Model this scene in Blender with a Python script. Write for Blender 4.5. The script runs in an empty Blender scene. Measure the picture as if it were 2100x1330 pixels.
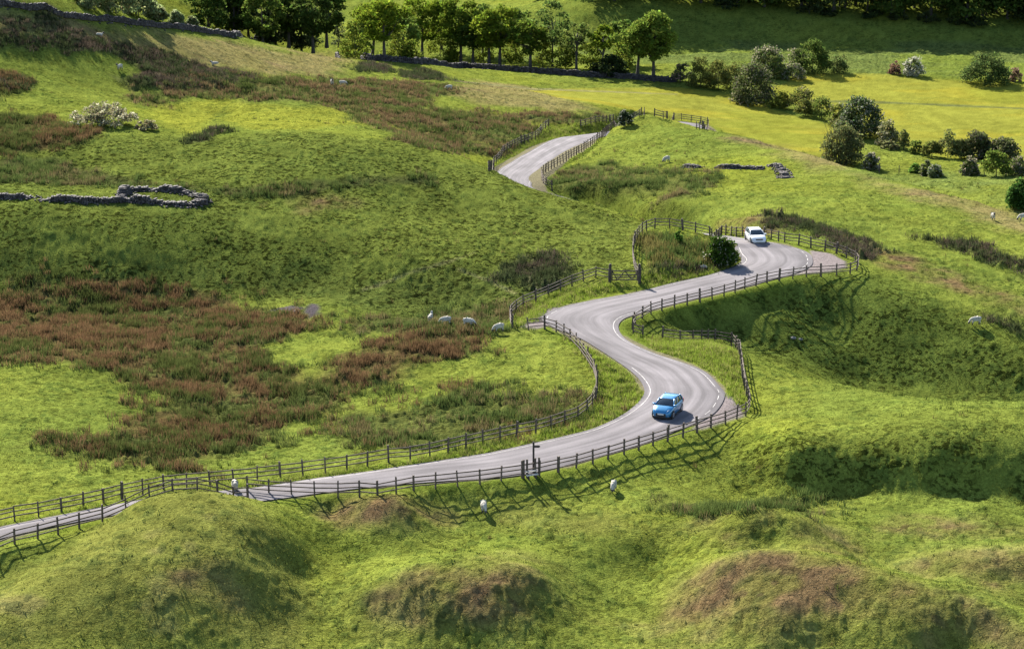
import bpy, bmesh, math, random
import numpy as np
from mathutils import Vector, Matrix

sc = bpy.context.scene
col = sc.collection
R = math.radians
rng = np.random.default_rng(7)
random.seed(7)

# ------------------------------------------------------------------ camera
H, PITCH, F, W0, H0 = 56.3, R(15.0), 4750.0, 2100.0, 1330.0     # eye height above the lane, look-down angle, focal length in photo pixels
CP, SP = math.cos(PITCH), math.sin(PITCH)
cam_d = bpy.data.cameras.new('camera')
cam = bpy.data.objects.new('camera', cam_d)
col.objects.link(cam)
cam.location = (0, 0, H)
cam.rotation_euler = (R(90) - PITCH, 0, 0)
cam_d.sensor_width = 36
cam_d.lens = 36 * F / W0
cam_d.clip_start = 1
cam_d.clip_end = 8000
sc.camera = cam

# ------------------------------------------------------------------ sky, sun, exposure
SUN_EL = R(31.5)
SH = Vector((0.42, -0.907, 0)).normalized()                        # where shadows fall
sun_dir = Vector((-SH.x * math.cos(SUN_EL), -SH.y * math.cos(SUN_EL), math.sin(SUN_EL)))
world = bpy.data.worlds.new('World')
sc.world = world
world.use_nodes = True
nt = world.node_tree
bg = nt.nodes['Background']
sky = nt.nodes.new('ShaderNodeTexSky')
sky.sky_type = 'NISHITA'
sky.sun_disc = False
sky.sun_elevation = SUN_EL
sky.sun_rotation = math.atan2(sun_dir.x, sun_dir.y)
sky.altitude = 300
nt.links.new(sky.outputs[0], bg.inputs[0])
bg.inputs[1].default_value = 0.08
sun_d = bpy.data.lights.new('sun', 'SUN')
sun_d.energy = 5.0
sun_d.angle = R(0.7)
sun_d.color = (1.0, 0.94, 0.84)
sun = bpy.data.objects.new('sun', sun_d)
col.objects.link(sun)
sun.rotation_euler = sun_dir.to_track_quat('Z', 'Y').to_euler()
sc.view_settings.view_transform = 'Standard'
sc.view_settings.look = 'None'
sc.view_settings.exposure = 1.92
sc.view_settings.gamma = 1
sc.render.engine = 'CYCLES'
sc.cycles.max_bounces = 6
sc.cycles.diffuse_bounces = 2
sc.cycles.transparent_max_bounces = 4
# ------------------------------------------------------------------ helpers
def tag(o, label=None, cat=None, group=None, kind=None):
    if label: o['label'] = label
    if cat: o['category'] = cat
    if group: o['group'] = group
    if kind: o['kind'] = kind
    return o

def empty(name, loc=(0, 0, 0), rz=0.0):
    o = bpy.data.objects.new(name, None)
    col.objects.link(o)
    o.location = loc
    o.rotation_euler = (0, 0, rz)
    o.empty_display_size = 0.3
    return o

def link(name, me, parent=None):
    o = bpy.data.objects.new(name, me)
    col.objects.link(o)
    if parent is not None: o.parent = parent
    return o

def mesh_np(name, verts, faces, mats=(), cols=None, smooth=False, mat_idx=None, alpha=None):
    """verts (n,3), faces (m,k) arrays -> mesh"""
    verts = np.asarray(verts, np.float32); faces = np.asarray(faces, np.int32)
    me = bpy.data.meshes.new(name)
    k = faces.shape[1]
    me.vertices.add(len(verts)); me.vertices.foreach_set('co', verts.ravel())
    me.loops.add(faces.size); me.loops.foreach_set('vertex_index', faces.ravel())
    me.polygons.add(len(faces))
    me.polygons.foreach_set('loop_start', np.arange(0, faces.size, k, dtype=np.int32))
    me.polygons.foreach_set('loop_total', np.full(len(faces), k, np.int32))
    if smooth: me.polygons.foreach_set('use_smooth', np.ones(len(faces), bool))
    if mat_idx is not None: me.polygons.foreach_set('material_index', np.asarray(mat_idx, np.int32))
    for m in mats: me.materials.append(m)
    if cols is not None:
        a = me.color_attributes.new('Col', 'FLOAT_COLOR', 'POINT')
        c = np.ones((len(verts), 4), np.float32); c[:, :3] = cols
        if alpha is not None: c[:, 3] = alpha
        a.data.foreach_set('color', c.ravel())
    me.update(calc_edges=True)
    return me

def mesh_py(name, verts, faces, mats=(), smooth=False, idx=None):
    me = bpy.data.meshes.new(name)
    me.from_pydata([tuple(v) for v in verts], [], [tuple(f) for f in faces])
    for m in mats: me.materials.append(m)
    if smooth:
        for p in me.polygons: p.use_smooth = True
    if idx:
        for p, i in zip(me.polygons, idx): p.material_index = i
    me.update()
    return me

class MB:
    def __init__(s): s.v = []; s.f = []
    def add(s, v, f):
        n = len(s.v); s.v += [tuple(p) for p in v]; s.f += [tuple(i + n for i in q) for q in f]
    def box(s, c, d, rot=None):
        v = [Vector((x * d[0] / 2, y * d[1] / 2, z * d[2] / 2)) for x in (-1, 1) for y in (-1, 1) for z in (-1, 1)]
        if rot is not None: v = [rot @ p for p in v]
        v = [p + Vector(c) for p in v]
        s.add(v, [(0, 1, 3, 2), (4, 6, 7, 5), (0, 4, 5, 1), (2, 3, 7, 6), (0, 2, 6, 4), (1, 5, 7, 3)])
    def tube(s, pts, rad, n=7):
        pts = [Vector(p) for p in pts]; v = []; f = []
        for i, p in enumerate(pts):
            d = (pts[min(i + 1, len(pts) - 1)] - pts[max(i - 1, 0)]).normalized()
            a = d.cross(Vector((0.31, 0.9, 0.2))).normalized(); b = d.cross(a)
            for k in range(n):
                t = 2 * math.pi * k / n
                v.append(p + (a * math.cos(t) + b * math.sin(t)) * rad[i])
        for i in range(len(pts) - 1):
            for k in range(n):
                k2 = (k + 1) % n
                f.append((i * n + k, i * n + k2, (i + 1) * n + k2, (i + 1) * n + k))
        f.append(tuple(range(n - 1, -1, -1))); f.append(tuple((len(pts) - 1) * n + k for k in range(n)))
        s.add(v, f)
    def build(s, name, mat, parent=None, smooth=False):
        return link(name, mesh_py(name, s.v, s.f, [mat], smooth), parent)

# lattice noise -----------------------------------------------------
def _hash(ix, iy, seed):
    h = (ix.astype(np.int64) * 374761393 + iy.astype(np.int64) * 668265263 + seed * 144665) & 0x7fffffff
    h = ((h ^ (h >> 13)) * 1274126177) & 0x7fffffff
    return ((h ^ (h >> 16)) & 0xffff) / 65535.0

def vnoise(x, y, seed=0):
    ix = np.floor(x); iy = np.floor(y); fx = x - ix; fy = y - iy
    fx = fx * fx * fx * (fx * (fx * 6 - 15) + 10); fy = fy * fy * fy * (fy * (fy * 6 - 15) + 10)
    ix = ix.astype(np.int64); iy = iy.astype(np.int64)
    a = _hash(ix, iy, seed); b = _hash(ix + 1, iy, seed); c = _hash(ix, iy + 1, seed); d = _hash(ix + 1, iy + 1, seed)
    return (a * (1 - fx) + b * fx) * (1 - fy) + (c * (1 - fx) + d * fx) * fy     # 0..1

def fbm(x, y, wl, octv=3, seed=0, gain=0.5):
    t = 0; amp = 1.0; tot = 0
    ca, sa = math.cos(0.6), math.sin(0.6)
    x = x / wl; y = y / wl
    for o in range(octv):
        t = t + amp * vnoise(x + 17.3 * o, y - 9.1 * o, seed + o * 31); tot += amp; amp *= gain
        x, y = (x * ca - y * sa) * 2.03, (x * sa + y * ca) * 2.03
    return t / tot * 2 - 1                                                        # -1..1

def sstep(a, b, x):
    t = np.clip((x - a) / (b - a), 0, 1)
    return t * t * (3 - 2 * t)

# materials -----------------------------------------------------------
def mat(name, rgb, rough=0.8, spec=0.3, metal=0.0):
    m = bpy.data.materials.new(name); m.use_nodes = True
    b = m.node_tree.nodes['Principled BSDF']
    b.inputs['Base Color'].default_value = (*rgb, 1); b.inputs['Roughness'].default_value = rough
    b.inputs['Specular IOR Level'].default_value = spec; b.inputs['Metallic'].default_value = metal
    return m

def noisy(name, rgb, rgb2, scale, rough=0.85, spec=0.2, bump=0.0, detail=4, stretch=None):
    m = mat(name, rgb, rough, spec); t = m.node_tree; b = t.nodes['Principled BSDF']
    tc = t.nodes.new('ShaderNodeTexCoord'); n = t.nodes.new('ShaderNodeTexNoise'); r = t.nodes.new('ShaderNodeMix')
    r.data_type = 'RGBA'; n.inputs['Scale'].default_value = scale; n.inputs['Detail'].default_value = detail
    src = tc.outputs['Object']
    if stretch:
        mp = t.nodes.new('ShaderNodeMapping'); mp.inputs['Scale'].default_value = stretch
        t.links.new(src, mp.inputs[0]); src = mp.outputs[0]
    t.links.new(src, n.inputs['Vector'])
    rp = t.nodes.new('ShaderNodeMapRange'); rp.inputs[1].default_value = 0.3; rp.inputs[2].default_value = 0.7
    t.links.new(n.outputs['Fac'], rp.inputs[0])
    t.links.new(rp.outputs[0], r.inputs['Factor'])
    r.inputs['A'].default_value = (*rgb, 1); r.inputs['B'].default_value = (*rgb2, 1)
    t.links.new(r.outputs['Result'], b.inputs['Base Color'])
    if bump:
        bp = t.nodes.new('ShaderNodeBump'); bp.inputs['Strength'].default_value = 0.7; bp.inputs['Distance'].default_value = bump
        t.links.new(n.outputs['Fac'], bp.inputs['Height']); t.links.new(bp.outputs[0], b.inputs['Normal'])
    return m

def leaf_mat(name, transl=0.45, gain=1.0):
    m = bpy.data.materials.new(name); m.use_nodes = True; t = m.node_tree
    out = t.nodes['Material Output']; t.nodes.remove(t.nodes['Principled BSDF'])
    at_ = t.nodes.new('ShaderNodeAttribute'); at_.attribute_name = 'Col'
    d = t.nodes.new('ShaderNodeBsdfDiffuse'); tr = t.nodes.new('ShaderNodeBsdfTranslucent'); mx = t.nodes.new('ShaderNodeMixShader')
    t.links.new(at_.outputs['Color'], d.inputs[0]); t.links.new(at_.outputs['Color'], tr.inputs[0])
    mx.inputs[0].default_value = transl
    t.links.new(d.outputs[0], mx.inputs[1]); t.links.new(tr.outputs[0], mx.inputs[2]); t.links.new(mx.outputs[0], out.inputs[0])
    return m
M = {}
M['leaf'] = leaf_mat('leaf', 0.5)
M['blade'] = leaf_mat('blade', 0.38)
M['bark'] = noisy('bark', (0.035, 0.03, 0.026), (0.075, 0.065, 0.055), 3.0)
M['wood'] = noisy('weathered_wood', (0.048, 0.036, 0.029), (0.135, 0.105, 0.085), 4.0, stretch=(1, 1, 1))
M['wood_dark'] = noisy('dark_wood', (0.03, 0.025, 0.024), (0.07, 0.055, 0.05), 4.0)
M['stone'] = noisy('gritstone', (0.024, 0.021, 0.021), (0.088, 0.078, 0.075), 2.5, bump=0.05)
M['stone_dark'] = noisy('dark_gritstone', (0.028, 0.025, 0.026), (0.075, 0.066, 0.065), 1.2, bump=0.05)
M['paint'] = noisy('road_paint', (0.18, 0.17, 0.165), (0.42, 0.40, 0.385), 2.0)
# ------------------------------------------------------------------ terrain: heights
def world_at_z(px, py, z):
    """ground point seen at photo pixel (px,py) if the ground there has height z"""
    u, v = (px - W0 / 2) / F, (py - H0 / 2) / F
    d = (u, CP - v * SP, -SP - v * CP)
    t = (z - H) / d[2]
    return (u * t, d[1] * t, z)

def world_at_depth(px, t, z):
    return ((px - W0 / 2) / F * t, (t - (H - z) * SP) / CP, z)

# lane: left edge line, right edge line, height
ROAD = [(-240,1132,-240,1172,0),(-140,1110,-140,1142,0),(0,1081,0,1103,0),(190,1044,193,1062,0),(350,1016,360,1038,-.2),(510,1002,520,1027,0),(640,983,660,1009,0),(740,970,760,997,0),
 (873,950,900,985,0),(1000,931,1040,975,0),(1094,911,1140,956,0),(1200,886,1270,921,0),(1250,868,1340,899,0),(1286,849,1406,872,0),(1309,832,1444,855,0),(1323,817,1466,837,0),(1329,800,1479,811,0),
 (1317,777,1471,794,0),(1291,754,1432,758,0),(1243,723,1343,726,0),(1200,697,1295,705,0),(1168,683,1271,688,0),(1136,668,1262,669,0),
 (1118,651,1271,654,0),(1152,632,1300,643,0),(1221,616,1343,631,0),(1305,601,1419,612,0),(1381,582,1500,593,0),(1457,565,1560,578,0),
 (1507,548,1625,560,0),(1524,539,1655,546,0),(1527,531,1660,533,0),(1518,521,1652,519,0),(1512,508,1625,508,0),(1507,498,1575,497,0)]
def road_world():
    Ls, Rs = [], []
    for a, b, c, d, z in ROAD:
        Ls.append(world_at_z(a, b, z)); Rs.append(world_at_z(c, d, z))
    # hidden dip behind the knoll: centre x, y, z
    for (px, t, z) in [(1425, 266, -3.0), (1330, 280, -5.5), (1230, 290, -6.3), (1130, 299, -5.9)]:
        c = Vector(world_at_depth(px, t, z)); n = Vector((0.80, 0.60, 0)) * 3.0
        Ls.append(tuple(c - n)); Rs.append(tuple(c + n))
    for a, b, c, d, z in [(1022,363,1088,383,-5.1),(1055,331,1112,352,-5.7),(1086,313,1140,331,-6.3),(1120,294,1172,312,-7.0),(1150,283,1202,295,-7.6),(1185,278,1228,282,-8.1)]:
        Ls.append(world_at_z(a, b, z)); Rs.append(world_at_z(c, d, z))
    for a, b, c, d, z in [(1262,267,1280,272,-9.3),(1350,248,1366,260,-10.8),(1424,253.5,1416,262,-11.2),(1446,260,1432,268,-11.4),(1456,276,1438,281,-11.4)]:
        Ls.append(world_at_z(a, b, z)); Rs.append(world_at_z(c, d, z))
    return np.array(Ls), np.array(Rs)

def catmull(P, n):
    P = np.asarray(P, float); Q = np.vstack([2 * P[0] - P[1], P, 2 * P[-1] - P[-2]]); out = []
    for i in range(1, len(Q) - 2):
        t = np.linspace(0, 1, n, endpoint=False)[:, None]
        a, b, c, d = Q[i - 1], Q[i], Q[i + 1], Q[i + 2]
        out.append(0.5 * (2 * b + (c - a) * t + (2 * a - 5 * b + 4 * c - d) * t ** 2 + (3 * b - 3 * c + d - a) * t ** 3))
    return np.vstack(out + [P[-1:]])

RL, RR = road_world()
RLs, RRs = catmull(RL, 8), catmull(RR, 8)
RC = (RLs + RRs) / 2
RN = RRs - RLs; RN[:, 2] = 0
RW = np.linalg.norm(RN, axis=1); RN /= RW[:, None]

# height controls: (photo x, photo y, height)
CTRL = [
 # foreground mound on the left
 (0,1130,.2),(100,1100,0.35),(200,1066,.6),(270,1035,1.6),(340,1008,2.25),(420,1003,2.35),(490,1013,1.3),(560,1024,.6),(600,1045,.1),(560,1055,.9),
 (330,1040,2.3),(250,1090,1.8),(150,1150,1.1),(60,1210,.4),(-40,1262,-.2),(110,1128,-.1),(190,1082,.45),(0,1180,-.6),(300,1085,1.8),(380,1060,2.3),(450,1072,2.0),(520,1085,1.3),(600,1095,-.1),(650,1120,-1.3),(420,1120,1.5),(480,1150,.8),(550,1180,-.5),(620,1180,-1.9),(300,1140,1.4),
 (330,1190,.8),(430,1200,.1),(380,1260,-.6),(540,1260,-1.7),(620,1260,-2.5),(480,1320,-2.2),(330,1330,-1.7),(200,1260,-.3),(100,1330,-1.2),(0,1320,-1.1),(660,1200,-2.2),(650,1320,-3.1),(-120,1300,-.9),(-120,1180,-.9),
 # small mounds
 (680,1040,-.6),(770,1022,.5),(820,1030,.35),(760,1052,-.15),(880,1048,-.8),(770,1085,-.75),(960,1050,-1.2),
 (760,1200,-1.4),(850,1172,-.5),(1020,1150,-.1),(1090,1165,-.4),(960,1230,-1.35),(1080,1240,-1.7),(800,1260,-2.3),(960,1320,-3.2),(1180,1220,-2.6),(1180,1320,-3.2),(800,1320,-3.2),(700,1130,-1.7),(900,1110,-1.5),(1050,1105,-1.5),
 (1150,1055,-1.2),(1280,1070,-1.1),(1400,1065,-1.1),(1300,1105,-1.45),(1200,1130,-1.7),(1350,1150,-2.5),(1250,1010,-1.0),(1380,1010,-1.2),(1150,1010,-.8),(1000,1030,-.85),
 (1440,1075,-.9),(1530,1058,.2),(1640,1064,.2),(1690,1090,-.9),(1570,1122,-1.1),(1440,1125,-1.4),(1480,1040,-1.6),(1600,1038,-2.0),(1750,1045,-2.0),(1900,1060,-2.0),(2050,1075,-1.9),(2000,1030,-2.0),(1850,1025,-2.2),
 (1420,1180,-1.9),(1480,1145,-.4),(1560,1130,.5),(1680,1142,.7),(1800,1180,.4),(1900,1215,.1),(2000,1248,-.2),(2090,1285,-.6),(2180,1320,-1),
 (1500,1200,-1.2),(1620,1190,-.2),(1750,1240,-.8),(1900,1290,-1.2),(1600,1260,-1.3),(1750,1290,-1.6),(1420,1260,-2.8),(1480,1330,-3.1),(1700,1330,-2.6),(1950,1330,-2.2),
 (1800,1140,-2.2),(1900,1180,-1.9),(1960,1165,-1.4),(2060,1150,-1.1),(2150,1160,-.8),(1930,1130,-1.3),(2000,1110,-1.7),(2080,1215,-1.9),(2100,1190,-1.8),(2160,1260,-2.2),
 # bank of the lane down to the near field
 (1110,985,-.35),(1110,1003,-.6),(900,1015,-.5),(700,1028,-.3),(1300,945,-.4),(1400,915,-.35),(1500,885,-.3),(1560,850,-.4),
 # right hand mound
 (1545,770,-.3),(1560,800,-.2),(1650,790,-.2),(1750,800,-.1),(1850,815,.1),(1980,822,.4),(2100,822,.7),(2200,830,.9),
 (1600,850,.3),(1600,905,.35),(1750,860,.45),(1750,900,.45),(1900,890,.95),(2050,890,.95),(2180,895,.9),(1500,930,-1.0),(1620,950,-.6),(1750,950,-.75),(1900,945,-.35),(1900,975,-1.25),(2060,960,-.75),(1560,988,-1.9),(1620,992,-2.1),(1620,1012,-2.2),(1700,1002,-2.25),(1750,1006,-2.35),(1750,1025,-2.4),(1900,1030,-2.45),(1850,1014,-2.35),(2000,1018,-2.45),(2150,1022,-2.5),
 # gully and the shaded slope under the upper bend
 (1330,700,-.8),(1420,705,-.6),(1500,720,-.3),(1540,735,-.5),(1600,755,-1.6),(1680,780,-2.6),
 (1400,672,-1.7),(1500,690,-2.85),(1580,720,-3.9),(1660,755,-5.0),(1760,790,-7.1),(1880,805,-7.6),(2000,812,-7.8),(2150,815,-8.0),
 (1350,660,-.5),(1450,640,-1.2),(1550,610,-1.0),(1650,590,-.8),(1740,572,-.5),(1790,560,-.6),(1600,660,-2.4),(1700,660,-3.4),(1800,640,-2.6),(1750,720,-5.1),(1900,700,-4.6),(1900,600,-1.8),(2000,640,-2.9),(2100,690,-4.1),(2000,750,-6.0),(2120,760,-6.2),
 # ground right of the upper bend, up to the crest
 (1780,520,-.5),(1850,540,-1.0),(1950,575,-1.7),(2060,610,-2.2),(2160,640,-2.7),(1560,462,-.4),(1650,470,-.4),(1740,495,-.5),(1600,425,-1.0),(1700,450,-1.0),(1800,480,-1.6),(1900,520,-1.6),(2000,550,-2.0),(2100,580,-2.5),
 (1450,445,-.4),(1380,442,-1.4),(1320,420,-3.0),(1220,398,-4.4),(1180,390,-4.2),(1280,370,-3.8),(1400,375,-3.0),(1500,400,-2.0),(1600,380,-2.2),(1750,410,-1.4),(1900,450,-1.2),(2050,500,-1.4),(2150,540,-1.6),
 (1350,320,-4.4),(1200,330,-5.4),(1500,320,-3.4),(1650,350,-2.6),(1800,385,-2.0),(1950,425,-1.8),(2100,470,-1.7),(2200,500,-1.7),
 (1335,238,-4.6),(1385,257,-5.2),(1450,264,-5.4),(1550,286,-4.6),(1640,312,-3.7),(1700,328,-3.3),(1790,352,-2.9),(1880,380,-2.7),(2000,412,-2.6),(2100,448,-2.5),
 # upper road surroundings
 (1131,391,-4.6),(1120,352,-5.6),(1170,325,-6.0),(1214,298,-6.5),(1246,272,-6.1),(1277,256,-5.3),(1304,245,-4.8),(1322,231,-4.5),
 (1010,345,-5.2),(1050,305,-5.8),(1100,285,-6.6),(1125,262,-7.0),(1150,272,-7.6),(1200,267,-7.8),(1250,254,-8.1),(1300,234,-9.0),(1190,250,-7.4),(1100,250,-6.6),
 # big left hand hill
 (620,600,-1.2),(300,600,-1.2),(0,598,-.8),(-120,590,-.6),(900,620,-1.4),(1030,650,-.9),(1100,600,-.2),(1180,572,.4),(1250,566,.6),(1280,570,.5),(1130,520,1.0),(1040,560,.2),(1270,500,1.7),(1310,470,1.2),
 (0,520,1.8),(300,520,1.6),(600,520,1.4),(900,530,1.2),(0,430,4.8),(300,430,4.4),(600,430,3.8),(900,430,2.8),(1100,440,2.2),(1220,450,1.7),
 (0,380,5.2),(250,384,5.0),(480,388,4.9),(700,372,5.2),(850,365,4.8),(480,370,5.4),(700,330,6.2),(560,290,7.0),(680,277,7.2),(760,283,6.6),(830,295,6.0),(920,320,5.0),(1000,350,4.0),(1060,373,3.2),(1110,391,2.6),(1200,415,1.9),(1270,437,1.5),(1325,463,1.2),
 (420,280,6.9),(330,272,6.8),(200,250,7.2),(120,254,7.1),(250,300,6.6),(150,285,7.0),(60,330,5.6),(0,300,6.4),(-100,340,6.0),(300,345,5.6),
 # behind its crest
 # knoll inside the fence
 (1330,500,1.4),(1350,468,1.6),(1420,475,1.5),(1470,490,1.1),(1380,520,1.2),(1440,545,.5),(1340,560,.7),(1330,588,.2),(1500,520,.4),
 # rushy basin
 (0,680,-1.0),(300,680,-1.4),(550,660,-1.3),(630,625,-.4),(630,650,-1.5),(800,650,-.9),(850,665,-.2),(700,690,-.6),(560,700,-1.0),(950,675,0),(1050,690,0),(900,740,-.5),(1100,760,-.2),(1150,830,-.3),(1180,740,0),(700,800,-1.2),(500,800,-1.4),(300,780,-1.0),(150,755,-.2),(0,770,.1),(100,850,0),(280,840,-.6),(400,900,-1.0),(250,930,-.7),(100,960,-.4),(0,1000,-.3),(600,900,-.9),(900,860,-.6),(1050,870,-.3),(500,970,-.2),(250,1005,-.2),(750,935,-.3),(-120,900,0),
 # far left hillside
 (0,240,7.6),(120,225,7.4),(230,215,6.2),(330,230,4.0),(430,240,2.8),(560,235,1.2),(700,235,-.5),(820,270,-1.6),(900,300,-3.4),(950,320,-4.6),
 (0,160,9.2),(120,150,8.4),(240,160,6.4),(330,170,5.0),(450,160,3.2),(600,160,1.0),(750,180,-1.8),(900,175,-4.0),(950,195,-4.6),(1000,240,-5.4),(1080,215,-6.4),(1180,215,-7.2),(1240,225,-8.0),(880,225,-3.2),
 (0,90,12),(120,95,10.8),(280,115,7.6),(420,130,4.2),(560,120,1.8),(680,130,-.8),(800,150,-4.0),(0,40,14.5),(130,50,12.6),(250,62,10.2),(380,75,6.8),(500,90,3.4),(600,105,.6),(680,120,-1.8),(0,10,16),(100,20,14.6),
 (760,122,-7.0),(850,132,-9.2),(950,142,-9.8),(1050,150,-10.2),(1150,158,-10.6),(1250,165,-11),(1390,172,-11.3),(1000,165,-8.6),(1100,185,-8.6),(1200,190,-9.9),
 # meadows
 (1330,205,-10.6),(1450,190,-11.6),(1450,235,-11.4),(1550,250,-11.9),(1650,290,-12),(1720,310,-12),(1540,212,-12),(1700,230,-12.3),(1850,190,-12.3),(2000,240,-12.5),(2150,210,-12.5),(1900,300,-12.4),(2050,325,-12),(2150,340,-11.5),(1860,352,-11.6),(2000,362,-10.8),(1950,385,-9.8),(2080,420,-8.6),
 (1400,140,-11.4),(1500,110,-11.4),(1700,120,-11.8),(1900,130,-11.8),(2100,130,-11.8),(1450,84,-11),(1600,86,-11.2),(1800,88,-11.2),(2000,90,-11.2),(2150,90,-11.2),
 (1400,60,-9.4),(1560,62,-9.55),(1750,66,-9.8),(1950,70,-10.1),(2120,72,-10.2),(1420,26,-7.1),(1560,30,-7.4),(1750,38,-7.95),(1950,46,-8.5),(2120,50,-8.75),(1440,6,-5.8),(1600,12,-6.2),(1800,22,-6.9),(2000,30,-7.4),
 (1300,120,-12),(1200,110,-12),(1100,90,-12),(1000,80,-11.6),(900,70,-11.2),(1250,75,-10.6),(1150,60,-10),(1200,30,-7.2),(1320,20,-6.1),(1120,15,-7.0),(1000,30,-10.4),(800,60,-10.6),
]
# points nobody sees from here: (photo x, depth, height)
HID = [(700,340,-1.0),(560,345,1.6),(430,340,3.6),(830,325,-2.4),(920,325,-4.0),(1000,312,-4.6),(760,312,1.8),(650,318,3.0),(540,318,4.2),(1070,318,-5.4),
 (1180,285,-4.2),(1260,278,-3.4),(1330,270,-2.2),(1110,293,-4.0),(1100,302,-5.0),(1050,296,-2.6),(970,302,-1.4),(880,310,-1.0),(1200,275,-2.6),
 (1700,340,-11),(1620,352,-11),(1800,325,-10.4),(1900,312,-9.4),(2010,300,-8.6),(2110,290,-7.6),(1480,368,-11),(1540,362,-11),
 (600,430,-9),(700,432,-10),(500,450,-8),(560,470,-11),(400,470,-2),(420,520,-9),(640,500,-12),(300,560,0),(200,520,9),(800,520,-12),(950,560,-11),
 (0,520,20),(0,640,30),(300,640,6),(600,640,-4),(900,640,-2),(1100,600,0),(1300,600,-1),(1500,600,-1),(1800,600,-1),(2100,600,-1),(1500,700,12),(2100,700,12),(600,700,8),(-600,600,50),(-600,400,26),(2700,600,0),(2700,400,-8),(2700,250,-6),(-600,250,6),(-600,180,2),(-500,150,-1),(2700,180,0),(2600,150,-3),(500,125,-4.5),(1050,125,-5),(1600,125,-5),(1050,100,-5),(300,105,-4.5),(1800,105,-4.5)]
pts = [world_at_z(*c) for c in CTRL] + [world_at_depth(*h) for h in HID]
pts += [tuple(p) for p in RC[::6]]
pts = np.array(pts)
# merge near-duplicates
keep = []
for i, p in enumerate(pts):
    if all((p[0] - pts[j, 0]) ** 2 + (p[1] - pts[j, 1]) ** 2 > 1.0 for j in keep): keep.append(i)
pts = pts[keep]
S = 100.0
cx = pts[:, :2] / S
def tps_k(d2): return 0.5 * d2 * np.log(d2 + 1e-12)
n = len(cx)
d2 = ((cx[:, None] - cx[None]) ** 2).sum(-1)
A = np.zeros((n + 3, n + 3)); A[:n, :n] = tps_k(d2) + np.eye(n) * 1e-6
A[:n, n] = 1; A[:n, n + 1:] = cx; A[n, :n] = 1; A[n + 1:, :n] = cx.T
wts = np.linalg.solve(A, np.concatenate([pts[:, 2], np.zeros(3)]))
def tps(x, y):
    x = np.asarray(x, float).ravel() / S; y = np.asarray(y, float).ravel() / S
    out = np.empty(len(x))
    for i in range(0, len(x), 20000):
        a = x[i:i + 20000, None] - cx[None, :, 0]; b = y[i:i + 20000, None] - cx[None, :, 1]
        out[i:i + 20000] = tps_k(a * a + b * b) @ wts[:n] + wts[n] + wts[n + 1] * x[i:i + 20000] + wts[n + 2] * y[i:i + 20000]
    return out

# grid: rows of constant distance, columns fanning out with it (finer near, coarser far)
ys = [20.0]
while ys[-1] < 3600:
    y = ys[-1]
    ys.append(y + (4.0 if y < 118 else 0.17 * (y / 140) ** 1.6 if y < 600 else 12 * (y / 600) ** 2))
ys = np.array(ys)
qi = np.linspace(-0.262, 0.262, 1240)
qo = 0.262 + np.cumsum(np.geomspace(0.0006, 0.05, 50))
qs = np.concatenate([-qo[::-1], qi, qo])
NX, NY = len(qs), len(ys)
# evaluate the smooth shape on a coarse sub-grid, then cubic in between
def cubic_matrix(n, step):
    m = (n - 1) // step + 2
    Mx = np.zeros((n, m + 2))
    for i in range(n):
        k = i / step; b = int(k); t = k - b
        w = (-.5 * t + t * t - .5 * t ** 3, 1 - 2.5 * t * t + 1.5 * t ** 3, .5 * t + 2 * t * t - 1.5 * t ** 3, -.5 * t * t + .5 * t ** 3)
        for j in range(4): Mx[i, min(b + j, m + 1)] += w[j]
    return Mx
STEP = 5
def coarse(v):
    k = np.arange(-1, (len(v) - 1) // STEP + 3) * STEP
    return np.interp(k, np.arange(len(v)), v), k
qc, _ = coarse(qs); yc, _ = coarse(ys)
XX, YY = np.meshgrid(qc, yc)
Zc = tps((XX * YY), YY).reshape(XX.shape)
Zb = cubic_matrix(NY, STEP) @ Zc @ cubic_matrix(NX, STEP).T
Q, Y = np.meshgrid(qs, ys); X = Q * Y
# keep far and outer ground sane, hills closing the view beyond the frame
far = sstep(560, 900, Y)
Zb = np.clip(Zb, -16, 60)
Zb = Zb * (1 - far) + far * (8 + 0.10 * (Y - 600) * sstep(600, 1500, Y) + 14 * fbm(X, Y, 420, 3, 5))
nearf = sstep(128, 90, Y)
Zb = Zb * (1 - nearf) + nearf * -4.5

# distance to the lane
def road_info(x, y):
    """distance outside the carriageway edge (negative inside) and lane height"""
    d = np.full(x.shape, 99.0); z = np.zeros(x.shape)
    for seg in range(0, len(RC), 24):
        P = RC[seg:seg + 25]; Wd = RW[seg:seg + 25]
        if len(P) < 2: continue
        x0, x1 = P[:, 0].min() - 14, P[:, 0].max() + 14; y0, y1 = P[:, 1].min() - 14, P[:, 1].max() + 14
        m = (x > x0) & (x < x1) & (y > y0) & (y < y1)
        if not m.any(): continue
        xs_, ys_ = x[m], y[m]; bd = np.full(len(xs_), 99.0); bz = np.zeros(len(xs_))
        for i in range(len(P) - 1):
            ax, ay = P[i, :2]; ex, ey = P[i + 1, :2] - P[i, :2]
            t = np.clip(((xs_ - ax) * ex + (ys_ - ay) * ey) / (ex * ex + ey * ey + 1e-9), 0, 1)
            dd = np.hypot(xs_ - ax - t * ex, ys_ - ay - t * ey) - (Wd[i] * (1 - t) + Wd[i + 1] * t) / 2
            k = dd < bd
            bd[k] = dd[k]; bz[k] = (P[i, 2] * (1 - t) + P[i + 1, 2] * t)[k]
        cur = d[m]; k = bd < cur
        cz = z[m]; cur[k] = bd[k]; cz[k] = bz[k]; d[m] = cur; z[m] = cz
    return d, z
DR, ZR = road_info(X, Y)
fl = sstep(2.9, 0.5, DR) * (DR < 50)
Zs = Zb * (1 - fl) + (ZR - 0.05) * fl                                # smooth shape with the lane bedded in
Z = Zs.copy()

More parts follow.
